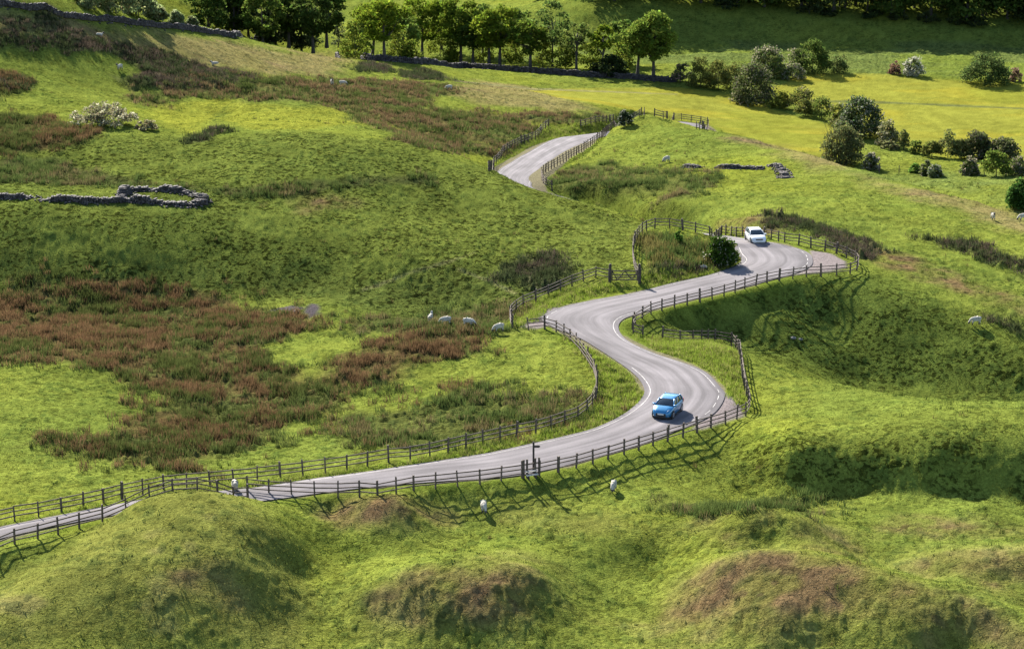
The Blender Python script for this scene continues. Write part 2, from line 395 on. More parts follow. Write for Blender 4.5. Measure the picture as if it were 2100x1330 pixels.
def grid_h(x, y, G=None):
    G = Z if G is None else G
    x = np.asarray(x, float); y = np.asarray(y, float)
    fi = np.clip(np.interp(y, ys, np.arange(NY)), 0, NY - 1.001); fq = np.clip(np.interp(x / y, qs, np.arange(NX)), 0, NX - 1.001)
    i = fi.astype(int); j = fq.astype(int); a = fi - i; b = fq - j
    return (G[i, j] * (1 - a) * (1 - b) + G[i + 1, j] * a * (1 - b) + G[i, j + 1] * (1 - a) * b + G[i + 1, j + 1] * a * b)

TS = np.arange(100, 640, 0.25)
def at(px, py, G=None):
    """where the sight line through a photo pixel first meets the ground"""
    u, v = (px - W0 / 2) / F, (py - H0 / 2) / F
    x = u * TS; y = (CP - v * SP) * TS; z = H + (-SP - v * CP) * TS
    g = grid_h(x, y, Zs if G is None else G) - z
    k = np.argmax(g > 0)
    if g[k] <= 0: k = len(TS) - 1
    f = g[k] / (g[k] - g[k - 1] + 1e-9) if k else 0
    t = TS[k] - 0.25 * np.clip(f, 0, 1)
    p = (u * t, (CP - v * SP) * t)
    return Vector((p[0], p[1], float(grid_h(p[0], p[1]))))
def proj(p):
    y, z = p[1], p[2] - H
    t = y * CP - z * SP; vv = -(y * SP + z * CP)
    return (W0 / 2 + p[0] / t * F, H0 / 2 + vv / t * F)
def scale_at(p): return F / (p[1] * CP - (p[2] - H) * SP)             # photo pixels per metre
# ------------------------------------------------------------------ what grows where: outlines seen in the photo, laid on the ground
def ground_poly(px, sub=5):
    out = []
    for i in range(len(px)):
        a, b = px[i], px[(i + 1) % len(px)]
        for k in range(sub):
            t = k / sub
            p = at(a[0] + (b[0] - a[0]) * t, a[1] + (b[1] - a[1]) * t)
            out.append((p.x, p.y))
    return np.array(out)

def poly_sd(P, x, y):
    """signed distance, positive inside"""
    d = np.full(x.shape, 1e9); ins = np.zeros(x.shape, bool)
    for i in range(len(P)):
        ax, ay = P[i]; bx, by = P[(i + 1) % len(P)]
        ex, ey = bx - ax, by - ay
        if ex * ex + ey * ey < 1e-9: continue
        t = np.clip(((x - ax) * ex + (y - ay) * ey) / (ex * ex + ey * ey), 0, 1)
        d = np.minimum(d, (x - ax - t * ex) ** 2 + (y - ay - t * ey) ** 2)
        c = (ay > y) != (by > y)
        with np.errstate(divide='ignore', invalid='ignore'):
            ins ^= c & (x < ex * (y - ay) / (ey if ey else 1e-12) + ax)
    return np.where(ins, 1, -1) * np.sqrt(d)

WARP = 1.6 * fbm(X, Y, 9, 2, 11) + 1.0 * fbm(X, Y, 2.2, 3, 12)
def cover(polys, soft=1.2, warp=1.0, grow=0.0):
    m = np.zeros(X.shape)
    for px in polys:
        P = ground_poly(px)
        b = 8
        s = (X > P[:, 0].min() - b) & (X < P[:, 0].max() + b) & (Y > P[:, 1].min() - b) & (Y < P[:, 1].max() + b)
        d = poly_sd(P, X[s], Y[s]) + WARP[s] * warp + grow
        m[s] = np.maximum(m[s], sstep(-soft, soft, d))
    return m

PX = {}
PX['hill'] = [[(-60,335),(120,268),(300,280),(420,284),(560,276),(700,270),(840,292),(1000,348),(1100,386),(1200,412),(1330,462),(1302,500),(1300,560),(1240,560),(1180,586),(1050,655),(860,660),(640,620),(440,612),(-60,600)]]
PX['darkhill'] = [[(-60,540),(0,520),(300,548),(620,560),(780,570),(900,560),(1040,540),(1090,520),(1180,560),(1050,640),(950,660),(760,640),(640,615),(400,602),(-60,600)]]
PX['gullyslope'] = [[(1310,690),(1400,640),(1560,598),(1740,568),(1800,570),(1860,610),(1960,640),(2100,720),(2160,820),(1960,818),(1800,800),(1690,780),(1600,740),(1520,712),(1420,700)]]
PX['rushes'] = [[(-60,605),(120,600),(330,606),(440,616),(500,628),(590,646),(700,660),(640,672),(500,690),(452,720),(560,748),(640,762),(700,738),(790,708),(870,690),(940,694),(932,715),(860,735),(815,760),(862,780),(840,800),(720,792),(660,828),(600,868),(545,905),(480,930),(400,956),(270,960),(190,925),(100,940),(92,915),(190,893),(296,850),(312,812),(240,778),(150,742),(-60,735)],
 [(10,180),(40,160),(10,150),(-30,160),(-30,190)],
 [(-40,230),(100,238),(190,270),(160,290),(60,300),(-40,315)]]
PX['greenrush'] = [[(672,885),(700,860),(800,842),(890,800),(960,800),(1060,838),(1190,815),(1210,835),(1160,868),(1000,905),(850,925),(690,915)],
 [(1378,1035),(1400,1028),(1640,1030),(1665,1045),(1500,1052),(1380,1045)],
 [(700,650),(860,650),(1040,630),(1070,650),(1000,675),(860,668),(720,672)],
 [(440,690),(520,660),(640,672),(520,700)],
 [(1150,355),(1250,335),(1420,345),(1500,362),(1480,395),(1350,410),(1240,395),(1140,385)]]
PX['rushband'] = [[(-40,330),(90,325),(300,362),(400,378),(490,386),(600,380),(720,362),(890,358),(895,374),(760,378),(600,398),(480,396),(350,384),(-40,378)]]
PX['scrub'] = [[(1316,482),(1350,474),(1440,486),(1480,500),(1500,525),(1470,545),(1400,548),(1330,545),(1306,520)]]
PX['moor'] = [[(250,200),(330,180),(420,162),(560,158),(720,165),(880,172),(930,186),(850,205),(900,228),(1100,230),(1230,240),(1110,254),(1070,285),(1000,312),(900,305),(790,285),(840,262),(740,250),(690,215),(560,206),(450,192),(330,212)]]
PX['drygrass'] = [[(330,70),(500,90),(640,110),(720,120),(700,150),(560,158),(430,120),(350,95)],[(0,30),(180,50),(420,110),(460,150),(380,130),(250,95),(120,70),(0,60)],
 [(900,190),(1000,165),(1120,185),(1250,225),(1150,228),(1000,215)],
 [(1500,275),(1690,325),(1850,380),(2100,440),(2100,470),(1900,410),(1690,345),(1480,282)]]
PX['limegrass'] = [[(330,212),(440,195),(490,205),(440,240),(420,275),(350,268),(310,245)],[(455,205),(560,212),(700,220),(740,250),(640,262),(520,265),(460,255)]]
PX['heather'] = [[(180,80),(260,88),(330,110),(430,140),(520,152),(460,175),(350,185),(270,185),(245,160),(290,150),(230,110),(150,95)],
 [(20,48),(110,40),(125,52),(60,55)],[(-30,165),(40,155),(50,180),(-30,185)],[(-20,75),(150,80),(190,95),(60,95),(-20,88)],
 [(715,140),(770,132),(800,145),(730,150)],[(820,150),(890,148),(915,162),(840,160)],
 [(1560,442),(1640,442),(1750,478),(1815,515),(1770,525),(1690,488),(1600,462)],
 [(1800,470),(1900,480),(2010,500),(2100,540),(2100,560),(1990,520),(1880,495)],[(1990,630),(2100,660),(2100,690),(2020,660)],
 [(1085,545),(1100,515),(1140,512),(1190,548),(1170,575),(1110,590),(1080,575)],[(1020,540),(1080,520),(1085,560),(1030,570)],
 [(400,278),(440,262),(462,268),(420,285),(388,290)],
 [(1320,545),(1400,540),(1470,545),(1440,560),(1350,560)]]
PX['brown'] = [[(660,1048),(700,1028),(770,1020),(850,1030),(880,1050),(800,1062),(700,1062)],
 [(770,1215),(850,1180),(940,1165),(1030,1150),(1080,1165),(1120,1210),(1110,1260),(980,1290),(860,1260)],
 [(1425,1105),(1460,1070),(1560,1058),(1650,1068),(1690,1095),(1700,1118),(1600,1118),(1500,1120)],
 [(1385,1200),(1450,1150),(1560,1135),(1650,1140),(1800,1185),(1900,1215),(2000,1260),(2110,1310),(2110,1345),(1950,1320),(1800,1265),(1650,1235),(1500,1250),(1400,1250)],
 [(1930,1150),(2000,1135),(2110,1135),(2110,1190),(1980,1180)],[(1820,1080),(1900,1070),(2110,1080),(2110,1095),(1900,1090)],
 [(330,1165),(390,1155),(420,1175),(350,1200)],[(620,405),(690,395),(720,410),(640,425)],
 [(1480,450),(1560,440),(1580,470),(1500,470)],[(1760,500),(1850,520),(1960,560),(2100,615),(2100,640),(1930,585),(1810,545)],
 [(270,150),(420,140),(470,160),(400,185),(300,175)]]
PX['dry'] = [[(-60,1220),(120,1130),(250,1050),(330,1006),(430,1000),(530,1012),(600,1085),(650,1140),(640,1340),(-60,1340)],
 [(640,1045),(700,1015),(830,1015),(910,1050),(800,1072),(680,1070)],
 [(700,1220),(850,1165),(1020,1135),(1120,1150),(1150,1230),(1120,1300),(900,1320),(740,1290)],
 [(1350,1200),(1450,1140),(1560,1118),(1700,1135),(1900,1200),(2110,1290),(2110,1345),(1380,1345)],[(1380,1110),(1440,1062),(1560,1048),(1680,1062),(1720,1100),(1680,1128),(1500,1130)],
 [(1880,1130),(2000,1115),(2110,1115),(2110,1230),(1980,1210)],[(1050,1060),(1280,1055),(1380,1085),(1300,1105),(1150,1080)],
 [(1290,600),(1250,590),(1180,560)],]
PX['moundface'] = [[(1510,900),(1600,895),(1750,890),(1900,885),(2110,880),(2160,1020),(1850,1012),(1700,1000),(1560,985)]]
PX['track'] = [[(740,592),(830,560),(900,538),(975,514),(976,517),(900,542),(830,564),(742,597)],[(1080,582),(1090,560),(1092,530),(1098,530),(1098,562),(1088,586)],[(930,163),(1090,180),(1390,191),(1390,193.5),(1090,183),(930,166)],[(940,548),(1000,570),(1060,600),(1058,603),(1000,574),(940,552)]]
PX['ditch'] = [[(1640,204),(1800,207),(1950,213),(2150,222),(2150,226),(1950,217),(1800,211),(1640,208)]]
PX['meadow'] = [[(1090,186),(1180,180),(1390,178),(1500,192),(1600,228),(1720,262),(1760,300),(1730,330),(1690,322),(1600,298),(1460,264),(1390,250),(1330,232),(1240,215),(1150,200)],
 [(1580,185),(1640,152),(1800,150),(1960,166),(2800,172),(2800,330),(1980,328),(1880,310),(1790,285),(1740,235),(1640,215)]]
PX['farfield'] = [[(900,60),(1300,80),(1700,85),(2800,85),(2800,165),(1960,160),(1650,150),(1560,170),(1400,160),(1390,130),(1100,130),(900,115)]]
PX['valleyfloor'] = [[(1650,340),(1800,352),(2100,355),(2150,440),(2000,410),(1860,375)]]
PX['soil'] = [[(622,640),(632,624),(648,621),(660,630),(652,645),(634,653)],[(560,634),(600,626),(625,632),(600,640)],[(1130,650),(1060,665),(1090,655)]]
PX['lush'] = [[(1300,580),(1330,560),(1420,560),(1500,548),(1520,540),(1440,568),(1330,590)],[(1050,668),(1080,630),(1160,592),(1250,580),(1300,588),(1220,605),(1140,628),(1090,655)],
 [(1160,690),(1210,700),(1245,722),(1290,752),(1316,780),(1326,802),(1310,825),(1270,850),(1200,880),(1190,865),(1225,840),(1232,800),(1225,750)],
 [(1310,690),(1480,698),(1510,730),(1525,800),(1530,840),(1482,800),(1460,770),(1400,740)],
 [(420,1000),(600,982),(800,952),(1000,915),(1150,880),(1190,868),(1200,880),(1000,926),(800,962),(640,980),(520,998)],
 [(1060,310),(1110,290),(1120,268),(1180,258),(1260,258),(1230,272),(1150,280),(1100,300),(1040,340)],[(-60,1085),(180,1040),(210,1040),(0,1080)]]
PX['layby'] = [[(1069,668),(1076,655),(1100,640),(1140,628),(1150,634),(1118,655),(1128,666),(1100,672)],[(1482,800),(1500,812),(1524,840),(1528,852),(1466,872),(1440,880),(1420,878),(1466,836)],[(1660,512),(1700,518),(1735,535),(1738,548),(1700,556),(1620,564),(1655,545),(1662,530)]]

MK = {}
RING = cover(PX['rushes'][:1] + PX['greenrush'][:1], 3.5, 2.2, 3.0)
for k, v in PX.items():
    soft, warp = {'layby': (0.3, 0.12), 'soil': (0.4, 0.5), 'ditch': (.5, .3), 'track': (.35, .15), 'moundface': (3, 1), 'meadow': (0.8, 0.4), 'dry': (3.5, 1.6), 'brown': (2.2, 1.6), 'hill': (3.5, 1.2), 'darkhill': (4, 1.5), 'rushes': (2.2, 2.2), 'greenrush': (2.2, 2.2), 'moor': (2.5, 2.2), 'rushband': (1.2, 1), 'heather': (1.2, 1.3), 'gullyslope': (3, 1), 'lush': (0.8, 0.4), 'drygrass': (3, 2), 'farfield': (3, 1), 'valleyfloor': (3, 1)}.get(k, (1.3, 1.0))
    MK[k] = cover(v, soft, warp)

# ------------------------------------------------------------------ colour of the sward
C0 = np.zeros(X.shape + (3,)); C0[:] = (0.116, 0.136, 0.023)
def lay(rgb, m):
    global C0
    C0 = C0 * (1 - m[..., None]) + np.array(rgb) * m[..., None]
n15 = fbm(X, Y, 16, 3, 21); n4 = fbm(X, Y, 4.5, 3, 22); n1 = fbm(X, Y, 1.1, 2, 23); n2 = fbm(X, Y, 2.3, 2, 24)
lay((0.088, 0.114, 0.021), sstep(-.15, .6, n15) * .7)
lay((0.074, 0.102, 0.017), sstep(.1, .6, fbm(X, Y, 5, 3, 29)) * .4)
lay((0.130, 0.145, 0.018), sstep(.1, .7, -n15) * .6)
lay((0.098, 0.125, 0.022), MK['farfield'] * .8)
lay((0.075, 0.095, 0.028), MK['farfield'] * sstep(-.2, .3, fbm(X * .35, Y, 6, 3, 41)) * .7)
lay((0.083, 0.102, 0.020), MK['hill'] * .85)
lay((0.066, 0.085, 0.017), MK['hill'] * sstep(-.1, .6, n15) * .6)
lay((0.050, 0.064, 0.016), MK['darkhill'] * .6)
lay((0.072, 0.094, 0.018), MK['gullyslope'] * .8)  # gully slope painted darker, part of its shade put into the colour
lay((0.152, 0.125, 0.050), MK['drygrass'] * (.85 + .15 * n4))
lay((0.115, 0.078, 0.045), MK['drygrass'] * sstep(.1, .6, fbm(X * .4, Y, 6, 3, 47)) * .7)
lay((0.113, 0.116, 0.027), MK['dry'] * .85)
lay((0.134, 0.118, 0.042), MK['dry'] * sstep(.15, .6, n4 + .4 * n15) * .7)
lay((0.122, 0.080, 0.040), MK['brown'] * (.35 + .6 * sstep(-.3, .4, n2)))
lay((0.060, 0.040, 0.022), MK['brown'] * sstep(.2, .6, n1 + .5 * n4) * .7)
lay((0.138, 0.138, 0.022), MK['meadow'] * .85)
lay((0.168, 0.150, 0.019), MK['meadow'] * sstep(.0, .5, fbm(X * .45, Y, 7, 3, 42)) * .7)
lay((0.060, 0.070, 0.028), MK['ditch'] * .8)
lay((0.135, 0.125, 0.055), MK['track'] * .8)
lay((0.120, 0.130, 0.018), MK['meadow'] * sstep(.15, .5, fbm(X * .4, Y, 9, 3, 43)) * .7)
lay((0.085, 0.110, 0.030), MK['valleyfloor'] * (.5 + .4 * n4))
lay((0.155, 0.162, 0.022), MK['limegrass'] * .8)
lay((0.050, 0.055, 0.018), np.maximum.reduce([MK['greenrush'] * .75, MK['rushband'] * .9]))
lay((0.070, 0.048, 0.022), MK['rushes'] * .85)
lay((0.048, 0.060, 0.016), MK['rushes'] * sstep(-.1, .4, n4) * .8)
lay((0.075, 0.058, 0.026), MK['moor'] * .8)
lay((0.055, 0.075, 0.018), MK['moor'] * sstep(-.1, .5, n4 + .3 * n15) * .8)
lay((0.075, 0.080, 0.022), MK['scrub'] * .7)
lay((0.040, 0.040, 0.022), MK['heather'] * .8)
lay((0.130, 0.155, 0.024), MK['lush'] * .8)
# verge, loose chippings and earth beside the lane
lay((0.080, 0.110, 0.014), sstep(2.2, .8, DR + .5 * n1) * .5 * (DR < 50))
lay((0.12, 0.10, 0.075), sstep(.42, .10, DR + .25 * n1 + .15 * n4) * (DR < 50) * .8)
lay((0.15, 0.128, 0.124), MK['layby'])
lay((0.058, 0.050, 0.052), MK['soil'])
sheeptrack = np.zeros(X.shape)

# ------------------------------------------------------------------ small relief: tussocks, hummocks, heather, sheep tracks
amp = np.full(X.shape, 0.065)
def setamp(v, m):
    global amp
    amp = amp * (1 - m) + v * m
setamp(.08, MK['hill']); setamp(.10, MK['darkhill']); setamp(.10, MK['gullyslope']); setamp(.06, MK['dry']); setamp(.08, MK['brown'])
setamp(.06, MK['gullyslope']); setamp(.065, MK['moundface']); setamp(.035, MK['meadow']); setamp(.15, MK['farfield']); setamp(.25, MK['rushes']); setamp(.22, MK['greenrush']); setamp(.35, MK['moor'] * .8); setamp(.45, MK['heather']); setamp(.2, MK['lush'])
flat = sstep(.15, 1.6, DR) * (1 - MK['layby']) * (1 - .7 * MK['soil'])
tus = sstep(.42, .85, vnoise(X / .62, Y / .75, 51)) + .75 * sstep(.45, .9, vnoise(X / .36 + 9, Y / .5, 52)) + .2 * sstep(.5, .9, vnoise(X / 1.2, Y / 1.4, 53))
patch = .45 + .75 * sstep(-.35, .45, fbm(X, Y, 7, 2, 54))
und = .07 * fbm(X, Y, 9, 3, 55) + .10 * fbm(X, Y, 3.2, 2, 56)
und = und * (1 - .85 * MK['meadow']) * (1 - .5 * sstep(480, 520, Y))
Z = Zs + flat * (amp * tus * patch + und - .12)
Z = np.where(DR < .5, np.minimum(Z, ZR - .03), Z)
Z += MK['layby'] * (0.0)
# tall tussock tops are strawier, hollows greener
C0 *= (1 + (.22 * n1 + .14 * n4 + .10 * n2)[..., None] * flat[..., None])
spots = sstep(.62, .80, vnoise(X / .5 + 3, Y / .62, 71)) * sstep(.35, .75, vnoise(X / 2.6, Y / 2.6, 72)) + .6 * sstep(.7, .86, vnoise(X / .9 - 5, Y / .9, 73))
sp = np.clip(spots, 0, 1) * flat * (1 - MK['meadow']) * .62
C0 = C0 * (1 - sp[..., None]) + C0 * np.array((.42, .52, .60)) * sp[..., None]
Z = Z + sp * .07
tt = (sstep(.55, 1.2, tus) * patch * flat * .35)[..., None] * (1 - MK['meadow'][..., None])
C0 = C0 * (1 - tt) + C0 * np.array((.72, .80, .85)) * tt
C0 = np.clip(C0, 0.004, 1)

gm = bpy.data.materials.new('sward'); gm.use_nodes = True
t = gm.node_tree; b = t.nodes['Principled BSDF']; b.inputs['Roughness'].default_value = 1; b.inputs['Specular IOR Level'].default_value = 0.0
a_ = t.nodes.new('ShaderNodeAttribute'); a_.attribute_name = 'Col'
tc = t.nodes.new('ShaderNodeTexCoord')
n_ = t.nodes.new('ShaderNodeTexNoise'); n_.inputs['Scale'].default_value = 6; n_.inputs['Detail'].default_value = 5; n_.inputs['Roughness'].default_value = .7
t.links.new(tc.outputs['Object'], n_.inputs['Vector'])
mr = t.nodes.new('ShaderNodeMapRange'); mr.inputs[1].default_value = .3; mr.inputs[2].default_value = .7; mr.inputs[3].default_value = .55; mr.inputs[4].default_value = 1.6
t.links.new(n_.outputs['Fac'], mr.inputs[0])
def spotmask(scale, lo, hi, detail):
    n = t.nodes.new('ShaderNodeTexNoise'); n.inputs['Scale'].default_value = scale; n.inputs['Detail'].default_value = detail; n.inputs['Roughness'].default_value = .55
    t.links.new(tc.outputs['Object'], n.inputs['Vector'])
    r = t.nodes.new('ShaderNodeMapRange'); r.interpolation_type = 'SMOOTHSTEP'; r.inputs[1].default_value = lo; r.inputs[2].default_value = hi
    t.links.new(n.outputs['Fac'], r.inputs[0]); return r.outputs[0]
def mth(op, a, b_):
    m = t.nodes.new('ShaderNodeMath'); m.operation = op
    for k, q in enumerate((a, b_)):
        if isinstance(q, (int, float)): m.inputs[k].default_value = q
        else: t.links.new(q, m.inputs[k])
    return m.outputs[0]
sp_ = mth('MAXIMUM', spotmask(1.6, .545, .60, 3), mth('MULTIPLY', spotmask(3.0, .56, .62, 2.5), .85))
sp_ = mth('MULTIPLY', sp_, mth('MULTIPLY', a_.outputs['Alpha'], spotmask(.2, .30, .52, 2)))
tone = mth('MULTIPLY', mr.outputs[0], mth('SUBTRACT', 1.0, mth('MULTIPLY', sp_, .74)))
vm = t.nodes.new('ShaderNodeVectorMath'); vm.operation = 'SCALE'
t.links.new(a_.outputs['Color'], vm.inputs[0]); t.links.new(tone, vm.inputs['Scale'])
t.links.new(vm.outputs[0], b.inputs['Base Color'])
bp = t.nodes.new('ShaderNodeBump'); bp.inputs['Strength'].default_value = .8; bp.inputs['Distance'].default_value = .12
t.links.new(mth('ADD', n_.outputs['Fac'], mth('MULTIPLY', sp_, 1.3)), bp.inputs['Height']); t.links.new(bp.outputs[0], b.inputs['Normal'])
idx = np.arange((NY - 1) * NX).reshape(NY - 1, NX)[:, :-1].ravel()[:, None] + np.array([0, 1, NX + 1, NX])[None]
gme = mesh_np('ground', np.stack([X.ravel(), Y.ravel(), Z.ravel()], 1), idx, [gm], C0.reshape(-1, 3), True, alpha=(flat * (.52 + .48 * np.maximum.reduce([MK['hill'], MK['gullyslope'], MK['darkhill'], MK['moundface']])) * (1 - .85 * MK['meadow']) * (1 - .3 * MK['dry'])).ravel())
tag(link('ground', gme), kind='structure')

# ------------------------------------------------------------------ lane
lv, lf = [], []
rc_len = np.concatenate([[0], np.cumsum(np.linalg.norm(np.diff(RC[:, :2], axis=0), axis=1))])
L_ = np.arange(0, rc_len[-1], 0.7)
def along(A): return np.stack([np.interp(L_, rc_len, A[:, k]) for k in range(3)], 1)
EL, ER = along(RLs), along(RRs)
NCR = 9
for i in range(len(L_)):
    for k in range(NCR):
        f = k / (NCR - 1); e = f * 1.1 - .05
        p = EL[i] * (1 - e) + ER[i] * e
        lv.append((p[0], p[1], p[2] + .02 + .09 * (1 - (2 * f - 1) ** 2)))
for i in range(len(L_) - 1):
    for k in range(NCR - 1):
        a = i * NCR + k
        lf.append((a, a + 1, a + NCR + 1, a + NCR))
rm = bpy.data.materials.new('worn_asphalt'); rm.use_nodes = True
t = rm.node_tree; b = t.nodes['Principled BSDF']; b.inputs['Roughness'].default_value = .95; b.inputs['Specular IOR Level'].default_value = .12
uvn = t.nodes.new('ShaderNodeAttribute'); uvn.attribute_name = 'lane'          # r: across, g: along (metres)
def tnoise(sx, sy, detail, lo, hi):
    mp = t.nodes.new('ShaderNodeMapping'); mp.inputs['Scale'].default_value = (sx, sy, 1)
    n = t.nodes.new('ShaderNodeTexNoise'); n.inputs['Scale'].default_value = 1; n.inputs['Detail'].default_value = detail
    r = t.nodes.new('ShaderNodeMapRange'); r.inputs[1].default_value = .3; r.inputs[2].default_value = .7; r.inputs[3].default_value = lo; r.inputs[4].default_value = hi
    t.links.new(uvn.outputs['Vector'], mp.inputs[0]); t.links.new(mp.outputs[0], n.inputs['Vector']); t.links.new(n.outputs['Fac'], r.inputs[0])
    return r.outputs[0]
def mul(a, b_):
    m = t.nodes.new('ShaderNodeMath'); m.operation = 'MULTIPLY'; t.links.new(a, m.inputs[0]); t.links.new(b_, m.inputs[1]); return m.outputs[0]
g = mul(mul(tnoise(1.6, .05, 4, .66, 1.28), tnoise(.45, .2, 5, .78, 1.2)), tnoise(9, 6, 3, .92, 1.08))
wv = t.nodes.new('ShaderNodeAttribute'); wv.attribute_name = 'wear'
g = mul(g, wv.outputs['Fac'])
vm = t.nodes.new('ShaderNodeVectorMath'); vm.operation = 'SCALE'; vm.inputs[0].default_value = (.142, .130, .136)
t.links.new(g, vm.inputs['Scale']); t.links.new(vm.outputs[0], b.inputs['Base Color'])
rme = mesh_py('road', lv, lf, [rm], True)
wid = np.linalg.norm(ER - EL, axis=1)
vv = np.zeros((len(lv), 3), np.float32); ww = np.zeros(len(lv), np.float32)
for i in range(len(L_)):
    for k in range(NCR):
        f = k / (NCR - 1); vv[i * NCR + k] = ((f - .5) * wid[i], L_[i], 0)
        ww[i * NCR + k] = .80 + .20 * math.exp(-((f - .3) / .10) ** 2) + .17 * math.exp(-((f - .68) / .10) ** 2) - .08 * math.exp(-((f - 1) / .1) ** 2) - .1 * math.exp(-(f / .08) ** 2)
rme.attributes.new('lane', 'FLOAT_VECTOR', 'POINT').data.foreach_set('vector', vv.ravel())
rme.attributes.new('wear', 'FLOAT', 'POINT').data.foreach_set('value', ww)
tag(link('road', rme), kind='structure')

# white edge lines: runs of (side, first photo point, last photo point, dashed)
def edge_run(side, pa, pb, dash=None, w=.072):
    A = RLs if side < 0 else RRs
    pr = np.array([proj(p) for p in A])
    ia = np.argmin(((pr - pa) ** 2).sum(1)); ib = np.argmin(((pr - pb) ** 2).sum(1))
    if ia > ib: ia, ib = ib, ia
    seg = A[ia:ib + 1]; nrm = RN[ia:ib + 1] * (-side)
    l = np.concatenate([[0], np.cumsum(np.linalg.norm(np.diff(seg[:, :2], axis=0), axis=1))])
    mb = MB(); s = 0.0
    while s < l[-1]:
        e = min(l[-1], s + (dash[0] if dash else 1.0))
        k = np.linspace(s, e, 4)
        P = np.stack([np.interp(k, l, seg[:, j]) for j in range(3)], 1); Nn = np.stack([np.interp(k, l, nrm[:, j]) for j in range(3)], 1)
        v = []
        for p, q in zip(P, Nn):
            a = p + q * .16; c = p + q * (.16 + w)
            v += [(a[0], a[1], p[2] + .052), (c[0], c[1], p[2] + .056)]
        mb.add(v, [(2 * j, 2 * j + 1, 2 * j + 3, 2 * j + 2) for j in range(3)])
        s = e + (dash[1] if dash else 0)
    return mb
marks = MB()
for args in [(-1,(510,1002),(1285,849)),(-1,(1285,849),(1291,754)),(-1,(1221,616),(1512,508)),(-1,(1200,617),(1112,657),(1.3,.9)),
             (1,(1343,631),(1471,794)),(1,(1476,800),(1390,880),(1.3,.9)),(1,(1575,497),(1640,514)),(1,(1640,514),(1594,570),(1.0,.7)),
             (-1,(1022,363),(1150,283)),(1,(1088,383),(1228,282))]:
    m_ = edge_run(*args)
    marks.add(m_.v, m_.f)
tag(marks.build('road_markings', M['paint']), kind='structure')
# ------------------------------------------------------------------ post and rail fences
post_me = []
for k in range(5):
    mb = MB(); w = .09 + .012 * (k % 3); h = 1.24 + .04 * (k % 2)
    mb.box((0, 0, h / 2 - .2), (w, w, h + .4))
    v = [Vector(p) for p in mb.v]
    for p in v:
        if p.z > 1: p.z += random.uniform(-.05, .04); p.x *= .9
    post_me.append(mesh_py('post', v, mb.f, [M['wood']]))
mb = MB(); mb.box((.5, 0, 0), (1, .04, .085)); rail_me = mesh_py('rail', mb.v, mb.f, [M['wood']])
mb = MB(); mb.box((.5, 0, 0), (1, .012, .014)); wire_me = mesh_py('wire', mb.v, mb.f, [M['wood_dark']])

def resample(P, step):
    P = np.array([(p.x, p.y) for p in P]); l = np.concatenate([[0], np.cumsum(np.hypot(*np.diff(P, axis=0).T))])
    n = max(2, int(round(l[-1] / step)) + 1); k = np.linspace(0, l[-1], n)
    return np.stack([np.interp(k, l, P[:, 0]), np.interp(k, l, P[:, 1])], 1)

ALLPOSTS = []
def fence(px, label, step=1.75, heights=(.38, .72, 1.06), wire=False, side=1, double=(), lean=1.0):
    W = resample([Vector(world_at_z(*p)) if len(p) == 3 else at(*p) for p in px], step)
    zz = grid_h(W[:, 0], W[:, 1])
    zz = np.convolve(np.concatenate([[zz[0]], zz, [zz[-1]]]), [.25, .5, .25], 'valid')
    Pp = [Vector((a, b, c)) for (a, b), c in zip(W, zz)]
    root = tag(empty('fence', Pp[0]), label, 'fence', 'fences along the winding lane')
    for i, p in enumerate(Pp):
        d = (Pp[min(i + 1, len(Pp) - 1)] - Pp[max(i - 1, 0)])
        o = link('post', post_me[random.randrange(5)], root)
        o.location = p - Pp[0]
        o.rotation_euler = (random.gauss(0, .035) * lean, random.gauss(0, .035) * lean, math.atan2(d.y, d.x) + random.gauss(0, .08))
        o.scale = (1.12, 1.12, random.uniform(.94, 1.07)) if i % 7 else (1.5, 1.5, 1.1)
        ALLPOSTS.append(p)
    for h in heights:
        i = 0
        while i < len(Pp) - 1:
            j = min(i + 2, len(Pp) - 1)
            q = [Pp[k] + Vector((0, 0, h + random.gauss(0, .018))) for k in (i, j)]
            if j == i + 2 and abs((Pp[i] + Pp[j]).z / 2 - Pp[i + 1].z) > .05: j = i + 1; q[1] = Pp[j] + Vector((0, 0, h))
            elif j == i + 2:
                a = (Pp[i + 1] - Pp[i]).xy; c = (Pp[i + 2] - Pp[i + 1]).xy
                if abs(a.angle_signed(c, 0)) > .12: j = i + 1; q[1] = Pp[j] + Vector((0, 0, h))
            d = q[1] - q[0]; n = Vector((-d.y, d.x, 0)).normalized() * .085 * side
            o = link('wire' if wire else 'rail', wire_me if wire else rail_me, root)
            o.location = q[0] + n - Pp[0]
            o.rotation_mode = 'QUATERNION'; o.rotation_quaternion = d.to_track_quat('X', 'Z')
            o.scale = (d.length + .06, 1, random.uniform(.92, 1.1))
            i = j
    return root

